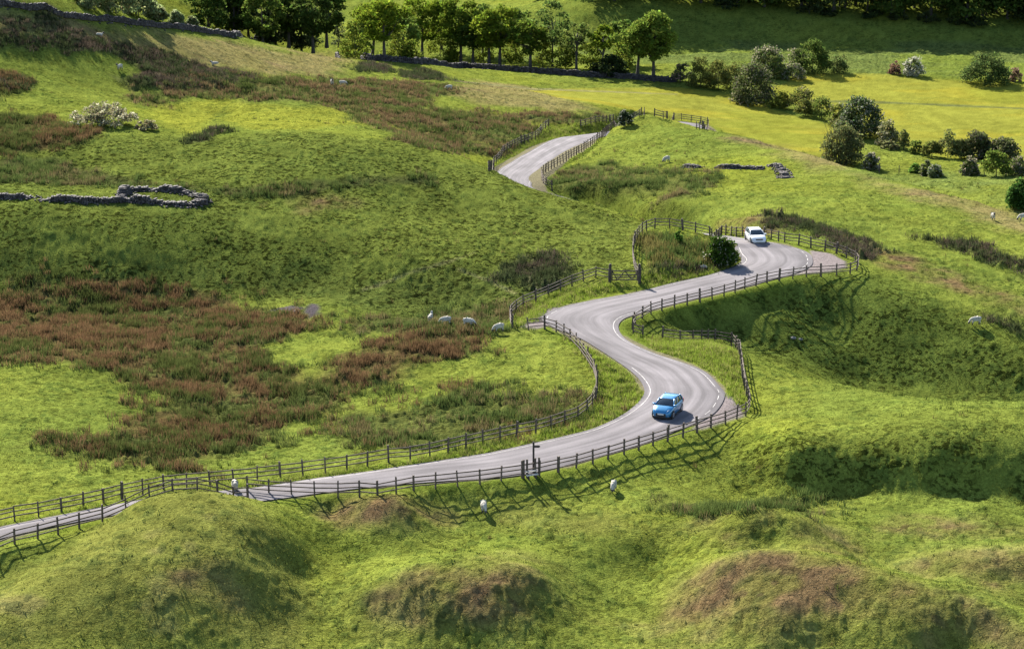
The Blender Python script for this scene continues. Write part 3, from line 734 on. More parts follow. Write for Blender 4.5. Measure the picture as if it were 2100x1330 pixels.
FN = [
 ([(-60,1088),(9,1070),(43,1062),(76,1058),(112,1052),(148,1043),(184,1036),(220,1027),(258,1016),(294,1010),(330,1004),(368,1000),(408,996),(447,992),(483,988),(520,984),(557,980),(592,975),(627,971),(663,967),(698,962),(733,957),(765,951),(797,947)],
  'dark fence on the far side of the lane at lower left, beyond the big mound'),
 ([(797,947),(855,941),(883,935),(912,928),(940,922),(993,909),(1047,896),(1073,890),(1098,887),(1123,881),(1146,873),(1165,866),(1183,860),(1197,852),(1210,843),(1219,829),(1225,808),(1225,783),(1220,766),(1209,746),(1197,729),(1183,711),(1166,696),(1143,682),(1126,675),(1111,672),(1097,673),(1084,675)],
  'fence curling round the sheep field to the reddish layby, bleached on the bend'),
 ([(1050,672),(1046,655),(1051,645),(1061,636),(1076,626),(1095,618),(1126,605),(1160,591),(1183,581),(1209,571),(1221,567),(1234,570),(1249,575)],
  'post and rail fence climbing from the reddish layby to the wooden field gate'),
 ([(1312,580),(1306,563),(1300,543),(1298,518),(1302,497),(1314,479),(1330,469),(1350,466),(1373,467),(1396,470),(1419,474),(1438,479),(1457,482),(1480,483),(1507,485),(1535,486)],
  'fence bending round the knoll behind the dark bush, from gate to white car'),
 ([(1566,489),(1590,492),(1610,496),(1629,499),(1644,502),(1659,506),(1670,509),(1686,512),(1701,515),(1716,520),(1730,525),(1743,530),(1754,536),(1760,543),(1757,553),(1743,559),(1718,562),(1691,564),(1670,565),(1653,567),(1630,570),(1598,575)],
  'fence wrapping the outside of the upper hairpin, right of the white car'),
 ([(1598,575),(1579,579),(1562,582),(1547,587),(1531,591),(1518,595),(1503,601),(1476,608),(1461,612),(1450,615),(1429,620),(1398,627),(1375,632),(1358,636),(1341,641),(1324,648),(1305,658),(1297,668),(1296,680),(1303,688),(1318,693)],
  'fence above the shaded gully, along the straight between the two hairpins'),
 ([(1358,694),(1377,697),(1396,698),(1427,699),(1465,699),(1488,703),(1503,709),(1512,720),(1517,735),(1520,754),(1523,777),(1528,800),(1534,823),(1537,838),(1529,852),(1506,861),(1486,869),(1466,874),(1443,882),(1420,889),(1396,896),(1369,903)],
  'fence round the lower bend behind the blue car, casting its shadow right'),
 ([(1369,903),(1343,911),(1317,919),(1294,928),(1270,934),(1244,941),(1220,949),(1196,956),(1169,962),(1140,968),(1106,974)],
  'post and rail fence in front of the blue car, right of the signpost'),
 ([(1071,979),(1049,981),(1003,989),(968,992),(933,996),(900,999),(865,1002),(833,1005),(800,1008),(767,1012),(728,1014),(692,1017),(652,1017),(615,1016),(578,1015),(545,1013),(508,1009)],
  'post and rail fence left of the signpost, behind the small brown mound'),
 ([(508,1013,.5),(470,1011,1.3),(426,1008,2.0),(380,1006,2.3),(332,1012,2.1),(298,1022,1.6),(265,1031,1.25),(229,1044,.95),(197,1056,.7),(159,1069,.5),(126,1081,.4),(83,1098,.3),(61,1104,.25),(27,1114,.2),(0,1122,.2),(-60,1142,.1)],
  'dark fence on the crest of the big mound, near side of the lane'),
 ([(1002,350),(1013,339),(1026,327),(1034,313),(1047,305),(1063,298),(1084,290),(1102,284),(1107,276),(1115,266),(1125,259)],
  'far post and rail fence left of the upper stretch of lane'),
 ([(1191,263),(1212,257),(1238,252),(1258,250)],
  'short far fence seen above the tall green verge of the upper lane'),
 ([(1132,391),(1120,382),(1112,373),(1111,362),(1120,353),(1139,342),(1160,331),(1180,319),(1196,310),(1214,298),(1233,284),(1246,272),(1259,261),(1277,255),(1304,244),(1314,238),(1322,232)],
  'far fence running right of the upper lane up to the lone hawthorn'),
 ([(1342,238),(1351,241),(1366,244),(1382,245),(1398,246),(1421,249),(1437,252),(1450,256)],
  'farthest pale fence behind the last visible scrap of lane, by the yellow meadow'),
 ([(1452,262),(1440,263),(1428,264)],
  'few short posts at the right end of the last visible scrap of lane'),
]
for px, lb in FN: fence(px, lb)
fence([(1803,352),(1850,354),(1900,356),(1967,358),(2040,359),(2110,360)], 'thin wire fence on slender posts in front of the hawthorns at the right edge', 3.2, (.5, .95), wire=True)

# gate between two stout posts
def gate():
    a, c = at(1251, 577), at(1311, 582); a.z = c.z = (a.z + c.z) / 2
    d = c - a; L = d.length
    root = tag(empty('gate', a, math.atan2(d.y, d.x)), 'dark wooden field gate with diagonal braces between two stout posts', 'gate')
    for x in (0, L):
        m = MB(); m.box((x, 0, .8), (.27, .25, 2.1)); m.box((x, 0, 1.9), (.2, .18, .12)); m.build('gate_post', M['wood_dark'], root)
    for h in (.32, .58, .84, 1.22):
        m = MB(); m.box((L / 2, 0, h), (L - .3, .05, .1)); m.build('bar', M['wood_dark'], root)
    for x in (.2, L - .2):
        m = MB(); m.box((x, 0, .76), (.1, .055, 1.1)); m.build('stile', M['wood_dark'], root)
    def br(x0, z0, x1, z1):
        m = MB(); ang = math.atan2(z1 - z0, x1 - x0)
        m.box(((x0 + x1) / 2, .056, (z0 + z1) / 2), (math.hypot(x1 - x0, z1 - z0), .04, .08), Matrix.Rotation(-ang, 3, 'Y')); m.build('brace', M['wood_dark'], root)
    q = L / 4
    br(.2, 1.2, q, .3); br(q, .3, 2 * q, 1.2); br(2 * q, 1.2, 3 * q, .3); br(3 * q, .3, L - .2, 1.2)
gate()

# finger post and the stile beside it
p = at(1094, 970)
root = tag(empty('signpost', p), 'dark wooden footpath fingerpost with one short arm, beside the stile in the fence', 'signpost')
m = MB(); m.box((0, 0, 1.1), (.15, .15, 2.7)); m.box((0, 0, 2.48), (.11, .11, .08)); m.build('post', M['wood_dark'], root)
m = MB(); m.add([(.06, -.03, 2.05), (.42, -.03, 2.05), (.52, -.03, 2.14), (.42, -.03, 2.23), (.06, -.03, 2.23), (.06, .03, 2.05), (.42, .03, 2.05), (.52, .03, 2.14), (.42, .03, 2.23), (.06, .03, 2.23)],
  [(0, 1, 2, 3, 4), (9, 8, 7, 6, 5), (0, 5, 6, 1), (1, 6, 7, 2), (2, 7, 8, 3), (3, 8, 9, 4), (4, 9, 5, 0)]); m.build('finger_arm', M['wood_dark'], root)
a, c = at(1074, 979), at(1106, 974)
d = c - a; L = d.length
root = tag(empty('stile', a, math.atan2(d.y, d.x)), 'wooden step stile with pale treads in the gap below the signpost', 'stile')
for x in (0, .28, L - .35, L - .02):
    m = MB(); m.box((x, 0, .6), (.12, .12, 1.7)); m.build('post', M['wood'], root)
for h in (.62, 1.02):
    m = MB(); m.box((L / 2, .08, h), (L, .045, .1)); m.build('rail', M['wood'], root)
M['tread'] = noisy('bleached_board', (.38, .34, .29), (.55, .5, .44), 5)
for y, h in ((-.35, .28), (-.1, .5)):
    m = MB(); m.box((L * .42, y, h), (.95, .24, .06)); m.build('tread', M['tread'], root)
    m = MB(); m.box((L * .42 - .3, y, h / 2 - .2), (.1, .1, h + .34)); m.box((L * .42 + .3, y, h / 2 - .2), (.1, .1, h + .34)); m.build('leg', M['wood_dark'], root)
# ------------------------------------------------------------------ dry stone walls and ruins: courses of rough stones
def stone_mesh(name, P, rad, mats, mi=None):
    """rough eight-cornered stones at points P (n,3) with half sizes rad (n,3), one mesh"""
    n = len(P); c = np.array([(x, y, z) for x in (-1, 1) for y in (-1, 1) for z in (-1, 1)], float)
    v = c[None] * rad[:, None, :] * rng.uniform(.6, 1.1, (n, 8, 3))
    an = rng.uniform(-.5, .5, n); ca, sa = np.cos(an), np.sin(an); tl = rng.normal(0, .16, n); ct, st = np.cos(tl), np.sin(tl)
    x, y, z = v[..., 0], v[..., 1], v[..., 2]
    x, z = x * ct[:, None] - z * st[:, None], x * st[:, None] + z * ct[:, None]
    return v, x, y, z, ca, sa

def wall(px, label, height=1.1, thick=.5, stone=.24, m='stone', ragged=.25, cat='stone wall', name='dry_stone_wall', group=None, zoff=0):
    Pw = resample([at(*p) for p in px], stone * 1.5)
    base = grid_h(Pw[:, 0], Pw[:, 1])
    dirs = np.gradient(Pw, axis=0); ang = np.arctan2(dirs[:, 1], dirs[:, 0])
    hv = height * (1 - ragged + 2 * ragged * (.5 + .5 * fbm(Pw[:, 0], Pw[:, 1], 2.2, 2, 77)) - ragged * .3)
    P, rad, A = [], [], []
    for i in range(len(Pw)):
        k = 0.0
        while k < hv[i]:
            hh = stone * random.uniform(.55, .9)
            top = k + hh > hv[i]
            for sgn in (-1, 1):
                if top and random.random() < .3: continue
                off = sgn * thick * .27 * random.uniform(.8, 1.2) * (1 - .25 * k / height)
                P.append((Pw[i, 0] - math.sin(ang[i]) * off + random.gauss(0, .03), Pw[i, 1] + math.cos(ang[i]) * off + random.gauss(0, .03), base[i] + k + hh * .4 + zoff))
                rad.append((stone * random.uniform(.6, 1.0), thick * .3, hh * .62)); A.append(ang[i])
            k += hh * .85
    # fallen stones at the foot
    for i in range(int(len(Pw) * ragged * 2.2)):
        j = random.randrange(len(Pw)); o = random.choice((-1, 1)) * random.uniform(.45, 1.1)
        x, y = Pw[j, 0] - math.sin(ang[j]) * o, Pw[j, 1] + math.cos(ang[j]) * o
        P.append((x, y, float(grid_h(x, y)) + .06)); s_ = stone * random.uniform(.4, .9); rad.append((s_, s_ * .8, s_ * .5)); A.append(random.uniform(0, 3))
    P, rad, A = np.array(P), np.array(rad), np.array(A)
    v, x, y, z, ca, sa = stone_mesh('w', P, rad, None)
    A = A + rng.normal(0, .15, len(A)); ca, sa = np.cos(A), np.sin(A)
    V = np.stack([x * ca[:, None] - y * sa[:, None], x * sa[:, None] + y * ca[:, None], z], -1) + P[:, None, :]
    f = np.array([(0, 1, 3, 2), (4, 6, 7, 5), (0, 4, 5, 1), (2, 3, 7, 6), (0, 2, 6, 4), (1, 5, 7, 3)])
    F_ = (np.arange(len(P)) * 8)[:, None, None] + f[None]
    g = rng.uniform(.55, 1.5, len(P))
    o = link(name, mesh_np(name, V.reshape(-1, 3), F_.reshape(-1, 4), [M[m]], np.repeat(g, 8)[:, None] * np.ones(3)))
    return tag(o, label, cat, group)
# per-stone brightness
for k in ('stone', 'stone_dark'):
    t = M[k].node_tree; b = t.nodes['Principled BSDF']; src = b.inputs['Base Color'].links[0].from_socket
    a_ = t.nodes.new('ShaderNodeAttribute'); a_.attribute_name = 'Col'; vm = t.nodes.new('ShaderNodeVectorMath'); vm.operation = 'MULTIPLY'
    t.links.new(src, vm.inputs[0]); t.links.new(a_.outputs['Color'], vm.inputs[1]); t.links.new(vm.outputs[0], b.inputs['Base Color'])
wall([(-40,402),(0,404),(50,405),(90,408),(140,409),(160,412),(200,413),(240,412)], 'low tumbled dry stone wall running left from the ruined sheepfold', .5, .9, .17, ragged=1.1, zoff=-.06)
wall([(244,414),(252,400),(262,390),(300,388),(345,389),(375,394),(400,399),(417,406),(416,416),(395,420),(350,418),(300,413),(268,411),(246,413)], 'ruined stone sheepfold, a long ring of tumbled grey walls on the hill at left', .58, 1.0, .17, ragged=1.1, zoff=-.06, name='sheepfold', cat='ruin')
wall([(1405,341),(1432,343)], 'smallest heap of grey stones at the left end of the ruin on the right hill', .35, .8, .18, ragged=.8, name='stone_heap', cat='stone heap')
wall([(1470,344),(1500,345),(1530,345),(1565,345)], 'low line of ruined stone wall on the right hill, beside the leaning heap', .34, .9, .17, ragged=1.1)
wall([(1578,337),(1595,340),(1604,350),(1612,365)], 'crumbled stone wall turning downhill at the right end of the ruin', .36, .9, .17, ragged=1.1)
wall([(-60,-6),(0,10),(60,22),(130,34),(200,43),(290,51),(350,57),(420,66),(480,76),(525,80),(562,86)], 'long dark dry stone wall climbing the hillside at the top left', .8, .5, .24, 'stone_dark', .2)
wall([(690,117),(760,123),(850,131),(950,139),(1050,146),(1150,153),(1250,159),(1330,164),(1386,168)], 'long straight dry stone wall below the row of sycamores', 1.0, .5, .26, 'stone_dark', .12)
# single rocks
for (px, py, s_, lb) in [(607,640,.28,'pale rock lying beside the bare earth scar'),(1627,693,.26,'grey boulder half sunk in the shaded gully slope'),(1642,695,.2,'second smaller grey boulder in the shaded gully slope'),(1443,548,.35,'flat pale slab on the grass below the dark bush')]:
    p = at(px, py)
    bm = bmesh.new(); bmesh.ops.create_icosphere(bm, subdivisions=2, radius=s_)
    for v in bm.verts:
        q = v.co * 2 / s_
        k = 1 + .22 * math.sin(q.x * 1.7 + 1) * math.cos(q.y * 2.1) + .1 * math.sin(q.z * 3.3)
        v.co = Vector((v.co.x * 1.2 * k, v.co.y * .9 * k, v.co.z * .62 * k))
    me = bpy.data.meshes.new('rock'); bm.to_mesh(me); bm.free()
    mm = noisy('rock%d' % px, (.2, .19, .18) if 'pale' in lb else (.07, .068, .066), (.34, .33, .31) if 'pale' in lb else (.15, .145, .14), 3, bump=.05)
    mm.name = 'rock'; me.materials.append(mm)
    o = link('rock', me); o.location = p + Vector((0, 0, s_ * .2)); tag(o, lb, 'rock')
# ------------------------------------------------------------------ cars
M['tyre'] = mat('tyre', (.012, .012, .013), .85, .3)
M['rim'] = mat('alloy', (.45, .45, .47), .35, .5, .8)
M['glass'] = mat('car_glass', (.012, .022, .030), .08, .9)
M['black'] = mat('black_plastic', (.014, .014, .016), .5, .4)
M['lamp'] = mat('lamp_glass', (.62, .66, .72), .15, .8)
M['plate'] = mat('number_plate', (.5, .5, .48), .5, .3)
M['tail'] = mat('tail_lamp', (.35, .01, .01), .2, .6)

def loft(sections, close=True):
    """sections: equal-length point loops -> verts, faces"""
    n = len(sections[0]); v = [p for s in sections for p in s]; f = []
    for i in range(len(sections) - 1):
        for k in range(n if close else n - 1):
            k2 = (k + 1) % n
            f.append((i * n + k, i * n + k2, (i + 1) * n + k2, (i + 1) * n + k))
    if close: f.append(tuple(range(n - 1, -1, -1))); f.append(tuple((len(sections) - 1) * n + k for k in range(n)))
    return v, f

def car(p, heading, label, paint, spec):
    """x forward, y left, z up; heading = world direction of the bonnet"""
    Ln, Wd, Ht = spec['size']; belt = spec['belt']; hood = spec['hood']
    root = tag(empty('car', p, heading), label, 'car')
    hw = Wd / 2; f = Ln / 2
    # lower body: stations along x, cross-section from sill round the top to the other sill
    st = [(-f, .80, .36, belt - .26), (-f + .06, .90, .27, belt - .04), (-f + .35, .965, .22, belt), (-f + .8, 1.0, .2, belt + .005), (-.2, 1.0, .2, belt),
          (spec['wsb'] - .1, .995, .2, belt - .02), (spec['wsb'] + .15, .985, .21, hood + .02), (f - .55, .955, .22, hood - .05), (f - .28, .89, .22, hood - .14), (f - .1, .80, .22, hood - .26), (f, .66, .28, hood - .38)]
    secs = []
    for x, ws, zb, zt in st:
        w = hw * ws; zm = zb + (zt - zb) * .55
        secs.append([Vector((x, sy * yy, zz)) for sy, yy, zz in [(-1, w * .90, zb), (-1, w * .985, zb + .12), (-1, w, zm), (-1, w * .97, zt - .06), (-1, w * .88, zt), (-1, w * .45, zt + .025), (1, w * .45, zt + .025), (1, w * .88, zt), (1, w * .97, zt - .06), (1, w, zm), (1, w * .985, zb + .12), (1, w * .90, zb)]])
    v, fc = loft(secs)
    body = MB(); body.add(v, fc)
    # roof and pillars
    xr0, xr1 = spec['roof']; wb, rw = spec['wsb'], spec['roofw'] * hw
    rb = -f + spec['rake']                                          # base of the tailgate glass
    roofz = Ht
    rsec = []
    for x, ws, z in [(xr0 - .12, .86, roofz - .10), (xr0, .95, roofz - .045), (xr0 + .5, 1, roofz - .01), ((xr0 + xr1) / 2, 1, roofz), (xr1 - .35, .98, roofz - .02), (xr1, .93, roofz - .06), (xr1 + .08, .90, roofz - .09)]:
        w = rw * ws
        rsec.append([Vector((x, -w, z - .05)), Vector((x, -w * .97, z - .012)), Vector((x, -w * .6, z + .012)), Vector((x, w * .6, z + .012)), Vector((x, w * .97, z - .012)), Vector((x, w, z - .05)), Vector((x, w * .8, z - .07)), Vector((x, -w * .8, z - .07))])
    v, fc = loft(rsec); body.add(v, fc)
    bw = hw * .90
    def pillar(x0, x1, r=.042):
        for s in (-1, 1):
            a = Vector((x0, s * bw, belt - .03)); b_ = Vector((x1, s * rw * .96, roofz - .06)); body.tube([a, a.lerp(b_, .5) + Vector((0, s * .015, 0)), b_], [r, r, r * .9], 6)
    pillar(wb, xr1 + .05, .045); pillar(spec['bx'], spec['bx'] - .12, .03); pillar(spec['cx'], spec['cx'] + .1, .05); pillar(rb + .02, xr0 - .08, .06)
    o = body.build('body', paint, root, True)
    bv = o.modifiers.new('b', 'BEVEL'); bv.width = .018; bv.segments = 1; bv.limit_method = 'ANGLE'; bv.angle_limit = R(50)
    # glass, each pane a curved slab
    def pane(name, c, bulge, m='glass'):
        c = [Vector(q) for q in c]; nrm = (c[1] - c[0]).cross(c[3] - c[0]).normalized(); mb = MB(); n = 6; g = []
        for i in range(n + 1):
            for j in range(n + 1):
                a, b_ = i / n, j / n
                q = c[0].lerp(c[1], a).lerp(c[3].lerp(c[2], a), b_) + nrm * bulge * (1 - (2 * a - 1) ** 2) * (.4 + .6 * (1 - (2 * b_ - 1) ** 2)); g.append(q)
        F_ = [(i * (n + 1) + j, (i + 1) * (n + 1) + j, (i + 1) * (n + 1) + j + 1, i * (n + 1) + j + 1) for i in range(n) for j in range(n)]
        k = len(g); g2 = [q - nrm * .02 for q in g]
        mb.add(g + g2, F_ + [tuple(k + t for t in reversed(q)) for q in F_])
        return mb.build(name, M[m], root, True)
    zt = roofz - .075
    pane('windscreen', [(wb + .02, -bw * .93, belt), (wb + .02, bw * .93, belt), (xr1 + .07, rw * .88, zt), (xr1 + .07, -rw * .88, zt)], .07)
    pane('rear_window', [(rb, bw * .85, belt + .03), (rb, -bw * .85, belt + .03), (xr0 - .12, -rw * .8, zt), (xr0 - .12, rw * .8, zt)], .05)
    for s in (-1, 1):
        for x0, x1, t0, t1 in [(spec['bx'] + .03, wb - .05, spec['bx'] - .08, xr1 - .02), (spec['cx'] + .05, spec['bx'] - .03, spec['cx'] + .12, spec['bx'] - .15), (rb + .1, spec['cx'] - .05, xr0 + .02, spec['cx'] + .04)]:
            q = [(x0, s * bw * 1.005, belt), (x1, s * bw * 1.005, belt), (t1, s * rw * .985, zt - .01), (t0, s * rw * .985, zt - .01)]
            if s > 0: q = [q[1], q[0], q[3], q[2]]
            pane('side_window', q, .03)
    # nose
    def lamp(s):
        mb = MB(); a = spec['lampz']
        mb.add([(f - .10, s * hw * .50, a - .04), (f - .30, s * hw * .86, a - .02), (f - .60, s * hw * .925, a + .10), (f - .52, s * hw * .80, a + .17), (f - .24, s * hw * .60, a + .10),
                (f - .2, s * hw * .45, a - .06), (f - .42, s * hw * .78, a - .05), (f - .68, s * hw * .84, a + .06), (f - .6, s * hw * .7, a + .1), (f - .34, s * hw * .5, a + .04)], [(0, 1, 2, 3, 4), (9, 8, 7, 6, 5), (0, 5, 6, 1), (1, 6, 7, 2), (2, 7, 8, 3), (3, 8, 9, 4), (4, 9, 5, 0)])
        for i, q in enumerate(mb.v): mb.v[i] = (q[0] + .035, q[1] * 1.02, q[2] + .02)
        mb.build('headlight', M['lamp'], root)
    lamp(-1); lamp(1)
    gz0, gz1, gw = spec['grille']
    mb = MB(); mb.add(*loft([[Vector((f + .03 - .12 * (abs(y) / hw) ** 2, y, z)) for z in (gz0, gz1)] + [Vector((f - .2, y, z)) for z in (gz1, gz0)] for y in np.linspace(-gw, gw, 9) * hw])); mb.build('grille', M['black'], root)
    mb = MB(); mb.add(*loft([[Vector((f + .02 - .20 * (abs(y) / hw) ** 2, y, z)) for z in (.16, .27)] + [Vector((f - .5, y, z)) for z in (.27, .16)] for y in np.linspace(-.88, .88, 9) * hw])); mb.build('front_lip', M['black'], root)
    mb = MB(); mb.box((f + .045, 0, spec['platez']), (.02, .52, .115)); mb.build('number_plate', M['plate'], root)
    for s in (-1, 1):
        mb = MB(); mb.box((f - .12, s * hw * .62, .36), (.16, .17, .09)); mb.build('fog_light', M['lamp'], root)
        mb = MB(); mb.add(*loft([[Vector((wb - .12 + dx, s * (bw + y), belt + z)) for dx, z in ((.10, .0), (.12, .09), (0, .14), (-.05, .1), (-.05, .0))] for y in (.0, .06, .2, .23)])); mb.build('wing_mirror', paint, root, True)
        mb = MB(); mb.box((-.05, s * hw * .995, belt - .14), (.2, .03, .03)); mb.box((-.05 - .85, s * hw * .995, belt - .14), (.2, .03, .03)); mb.build('door_handle', paint, root)
        mb = MB(); mb.box((-f + .1, s * hw * .82, belt - .12), (.14, .2, .3)); mb.build('tail_light', M['tail'], root)
        mb = MB(); mb.box((0, s * hw * .94, .2), (Ln * .55, .1, .1)); mb.build('sill', M['black'], root)
        for x in spec['axles']:
            # arch, tyre, rim
            mb = MB(); mb.add(*loft([[Vector((x + .37 * math.cos(a), s * y, .31 + .37 * math.sin(a))) for a in np.linspace(0, 2 * math.pi, 18, endpoint=False)] for y in (hw * .6, hw * .995)])); mb.build('wheel_arch', M['black'], root)
            w = empty('wheel', (x, s * (hw - .09), .31)); w.parent = root
            prof = [(.20, -.09), (.29, -.10), (.31, -.06), (.31, .06), (.29, .10), (.20, .105)]
            v = []; F_ = []
            for i in range(20):
                a = 2 * math.pi * i / 20
                v += [(r * math.cos(a), y * s, r * math.sin(a)) for r, y in prof]
                F_ += [(i * 6 + k, i * 6 + k + 1, ((i + 1) % 20) * 6 + k + 1, ((i + 1) % 20) * 6 + k) for k in range(5)]
            mb = MB(); mb.add(v, F_); mb.build('tyre', M['tyre'], w, True)
            mb = MB(); mb.add(*loft([[Vector((r * math.cos(a), s * y, r * math.sin(a))) for a in np.linspace(0, 2 * math.pi, 20, endpoint=False)] for r, y in ((.20, .0), (.215, .112), (.19, .118), (.185, .09))], True))
            for i in range(6):
                a = 2 * math.pi * i / 6; mb.box((.1 * math.cos(a), s * .105, .1 * math.sin(a)), (.2, .03, .055), Matrix.Rotation(-a, 3, 'Y'))
            mb.build('rim', M['rim'], w)
    return root

def paint(name, rgb, metal=.35):
    m = mat(name, rgb, .28, .5, metal); b = m.node_tree.nodes['Principled BSDF']; b.inputs['Coat Weight'].default_value = .6; b.inputs['Coat Roughness'].default_value = .08
    return m
def road_pt(px, py):
    x, y, z = world_at_z(px, py, .1); return Vector((x, y, .105))
BLUE = dict(size=(3.60, 1.74, 1.45), belt=.95, hood=.93, wsb=.90, roof=(-1.20, .22), roofw=.74, rake=.20, bx=-.16, cx=-.98, lampz=.67, grille=(.29, .54, .50), platez=.48, axles=(-1.10, 1.12))
WHITE = dict(size=(3.65, 1.73, 1.40), belt=.90, hood=.89, wsb=.82, roof=(-1.12, .14), roofw=.74, rake=.26, bx=-.2, cx=-.98, lampz=.60, grille=(.55, .68, .44), platez=.40, axles=(-1.12, 1.14))
rb_ = car(road_pt(1369, 848), math.atan2(-math.cos(R(22)), -math.sin(R(22))), 'bright blue hatchback with a large windscreen, driving down the lower bend', paint('blue_paint', (.012, .155, .33), .3), BLUE)
rw_ = car(road_pt(1549, 495), math.atan2(-math.cos(R(-8)), -math.sin(R(-8))), 'white hatchback coming round the upper hairpin past the dark bush', paint('white_paint', (.58, .59, .60), .0), WHITE)

# ------------------------------------------------------------------ sheep: one skinned body per pose
def sheep_mesh(pose):
    low = -.0 if pose != 'lying' else -.30
    b = .60 + low
    J = {'rump': (-.44, 0, b + .06, .14), 'hip': (-.27, 0, b + .05, .19), 'belly': (0, 0, b + .02, .215), 'chest': (.25, 0, b + .02, .19), 'shoulder': (.41, 0, b + .05, .14)}
    E = [('rump', 'hip'), ('hip', 'belly'), ('belly', 'chest'), ('chest', 'shoulder')]
    if pose == 'grazing': nk = [('neck', (.55, .02, b - .10, .115)), ('poll', (.66, .05, b - .30, .10)), ('muzzle', (.74, .07, b - .47, .065))]
    elif pose == 'lying': nk = [('neck', (.52, .02, b + .16, .12)), ('poll', (.60, .05, b + .30, .10)), ('muzzle', (.77, .08, b + .22, .065))]
    else: nk = [('neck', (.54, 0, b + .20, .12)), ('poll', (.60, .0, b + .36, .10)), ('muzzle', (.78, .0, b + .28, .065))]
    prev = 'shoulder'
    for k, v in nk: J[k] = v; E.append((prev, k)); prev = k
    for s in (-1, 1):
        J['ear%d' % s] = (J['poll'][0] - .03, s * .13 + J['poll'][1], J['poll'][2] + .02, .022); E.append(('poll', 'ear%d' % s))
        if pose != 'lying':
            J['fk%d' % s] = (.31, s * .13, .30, .062); J['ff%d' % s] = (.32 + .03 * s, s * .13, .02, .046); E += [('chest', 'fk%d' % s), ('fk%d' % s, 'ff%d' % s)]
            J['hk%d' % s] = (-.36, s * .13, .30, .066); J['hf%d' % s] = (-.32 - .04 * s, s * .13, .02, .046); E += [('hip', 'hk%d' % s), ('hk%d' % s, 'hf%d' % s)]
        else:
            J['fk%d' % s] = (.42, s * .2, .10, .055); J['ff%d' % s] = (.22, s * .22, .05, .04); E += [('chest', 'fk%d' % s), ('fk%d' % s, 'ff%d' % s)]
    J['tail'] = (-.52, 0, b - .08, .04); E.append(('rump', 'tail'))
    names = list(J)
    me = bpy.data.meshes.new('sk'); me.from_pydata([J[k][:3] for k in names], [(names.index(a), names.index(c)) for a, c in E], [])
    o = bpy.data.objects.new('sk', me); col.objects.link(o)
    sk = o.modifiers.new('s', 'SKIN'); sk.use_smooth_shade = True
    for i, k in enumerate(names): me.skin_vertices[0].data[i].radius = (J[k][3], J[k][3])
    me.skin_vertices[0].data[names.index('belly')].use_root = True
    o.modifiers.new('u', 'SUBSURF').levels = 2
    dg = bpy.context.evaluated_depsgraph_get()
    out = bpy.data.meshes.new_from_object(o.evaluated_get(dg))
    bpy.data.objects.remove(o)
    # fleece swells a little; face and shanks carry their own colour
    pz = J['poll'];
    out.materials.clear()
    for m in (M['fleece'], M['face']): out.materials.append(m)
    n = len(out.vertices); co = np.empty(n * 3, np.float32); out.vertices.foreach_get('co', co); co = co.reshape(-1, 3)
    fl = (np.abs(co[:, 0]) < .5) & (co[:, 2] > .28 + low)
    co[fl] += (.018 * np.sin(co[fl][:, :1] * 38) * np.cos(co[fl][:, 1:2] * 33))
    out.vertices.foreach_set('co', co.ravel())
    for p_ in out.polygons:
        c = p_.center
        p_.material_index = 1 if ((Vector(c) - Vector(J['muzzle'][:3])).length < .22 or (c.z < .24 and pose != 'lying') or abs(c.y - pz[1]) > .09 and (Vector(c) - Vector(pz[:3])).length < .2) else 0
        p_.use_smooth = True
    out.update()
    return out
M['fleece'] = noisy('fleece', (.30, .28, .235), (.44, .41, .35), 9, .95, .05)
M['face'] = noisy('sheep_face', (.03, .027, .025), (.12, .105, .09), 8, .9, .1)
SM = {k: sheep_mesh(k) for k in ('grazing', 'standing', 'lying')}
for px, py, pose, hd, lb in [
 (482,1008,'grazing',100,'cream sheep seen from behind at the foot of the fence on the big mound'),
 (992,1047,'grazing',-82,'white sheep grazing head on in the open field below the fence'),
 (1258,1004,'grazing',-104,'white sheep with a dark face grazing in the field below the fence at right'),
 (883,660,'standing',80,'small sheep facing away, leftmost of four beside the rushes'),
 (914,666,'grazing',188,'sheep grazing to the left, second of four beside the rushes'),
 (961,672,'grazing',-18,'shorn sheep stooping to the right, third of four beside the rushes'),
 (1023,682,'grazing',205,'grey sheep grazing next to the rush clump at the end of the fence'),
 (1367,332,'grazing',215,'lone sheep grazing on the hill right of the upper lane'),
 (681,179,'standing',-80,'left sheep of a pair on the moor, facing down'),
 (703,176,'grazing',10,'right sheep of a pair on the moor, side on'),
 (921,184,'grazing',180,'lone sheep on the far moor under the shade of the long wall'),
 (441,134,'lying',170,'sheep lying on the bare hillside at upper left'),
 (246,143,'standing',235,'sheep standing in the dark heather at upper left'),
 (204,75,'lying',10,'small sheep lying on the dry slope at the top left'),
 (483,76,'standing',-75,'sheep in front of the hillside wall, facing down'),
 (553,86,'lying',175,'large pale sheep lying at the brow in front of the wood'),
 (2036,450,'standing',-85,'sheep standing on the right hill, facing down'),
 (2099,451,'grazing',180,'sheep cut by the right edge on the right hill'),
 (2001,665,'grazing',184,'grey sheep in the shade of the gully slope at far right')]:
    o = link('sheep', SM[pose]); o.location = at(px, py) + Vector((0, 0, .05)); o.rotation_euler = (0, 0, R(hd)); s_ = random.uniform(.94, 1.08); o.scale = (s_, s_, s_)
    tag(o, lb, 'sheep', 'sheep scattered over the pasture')
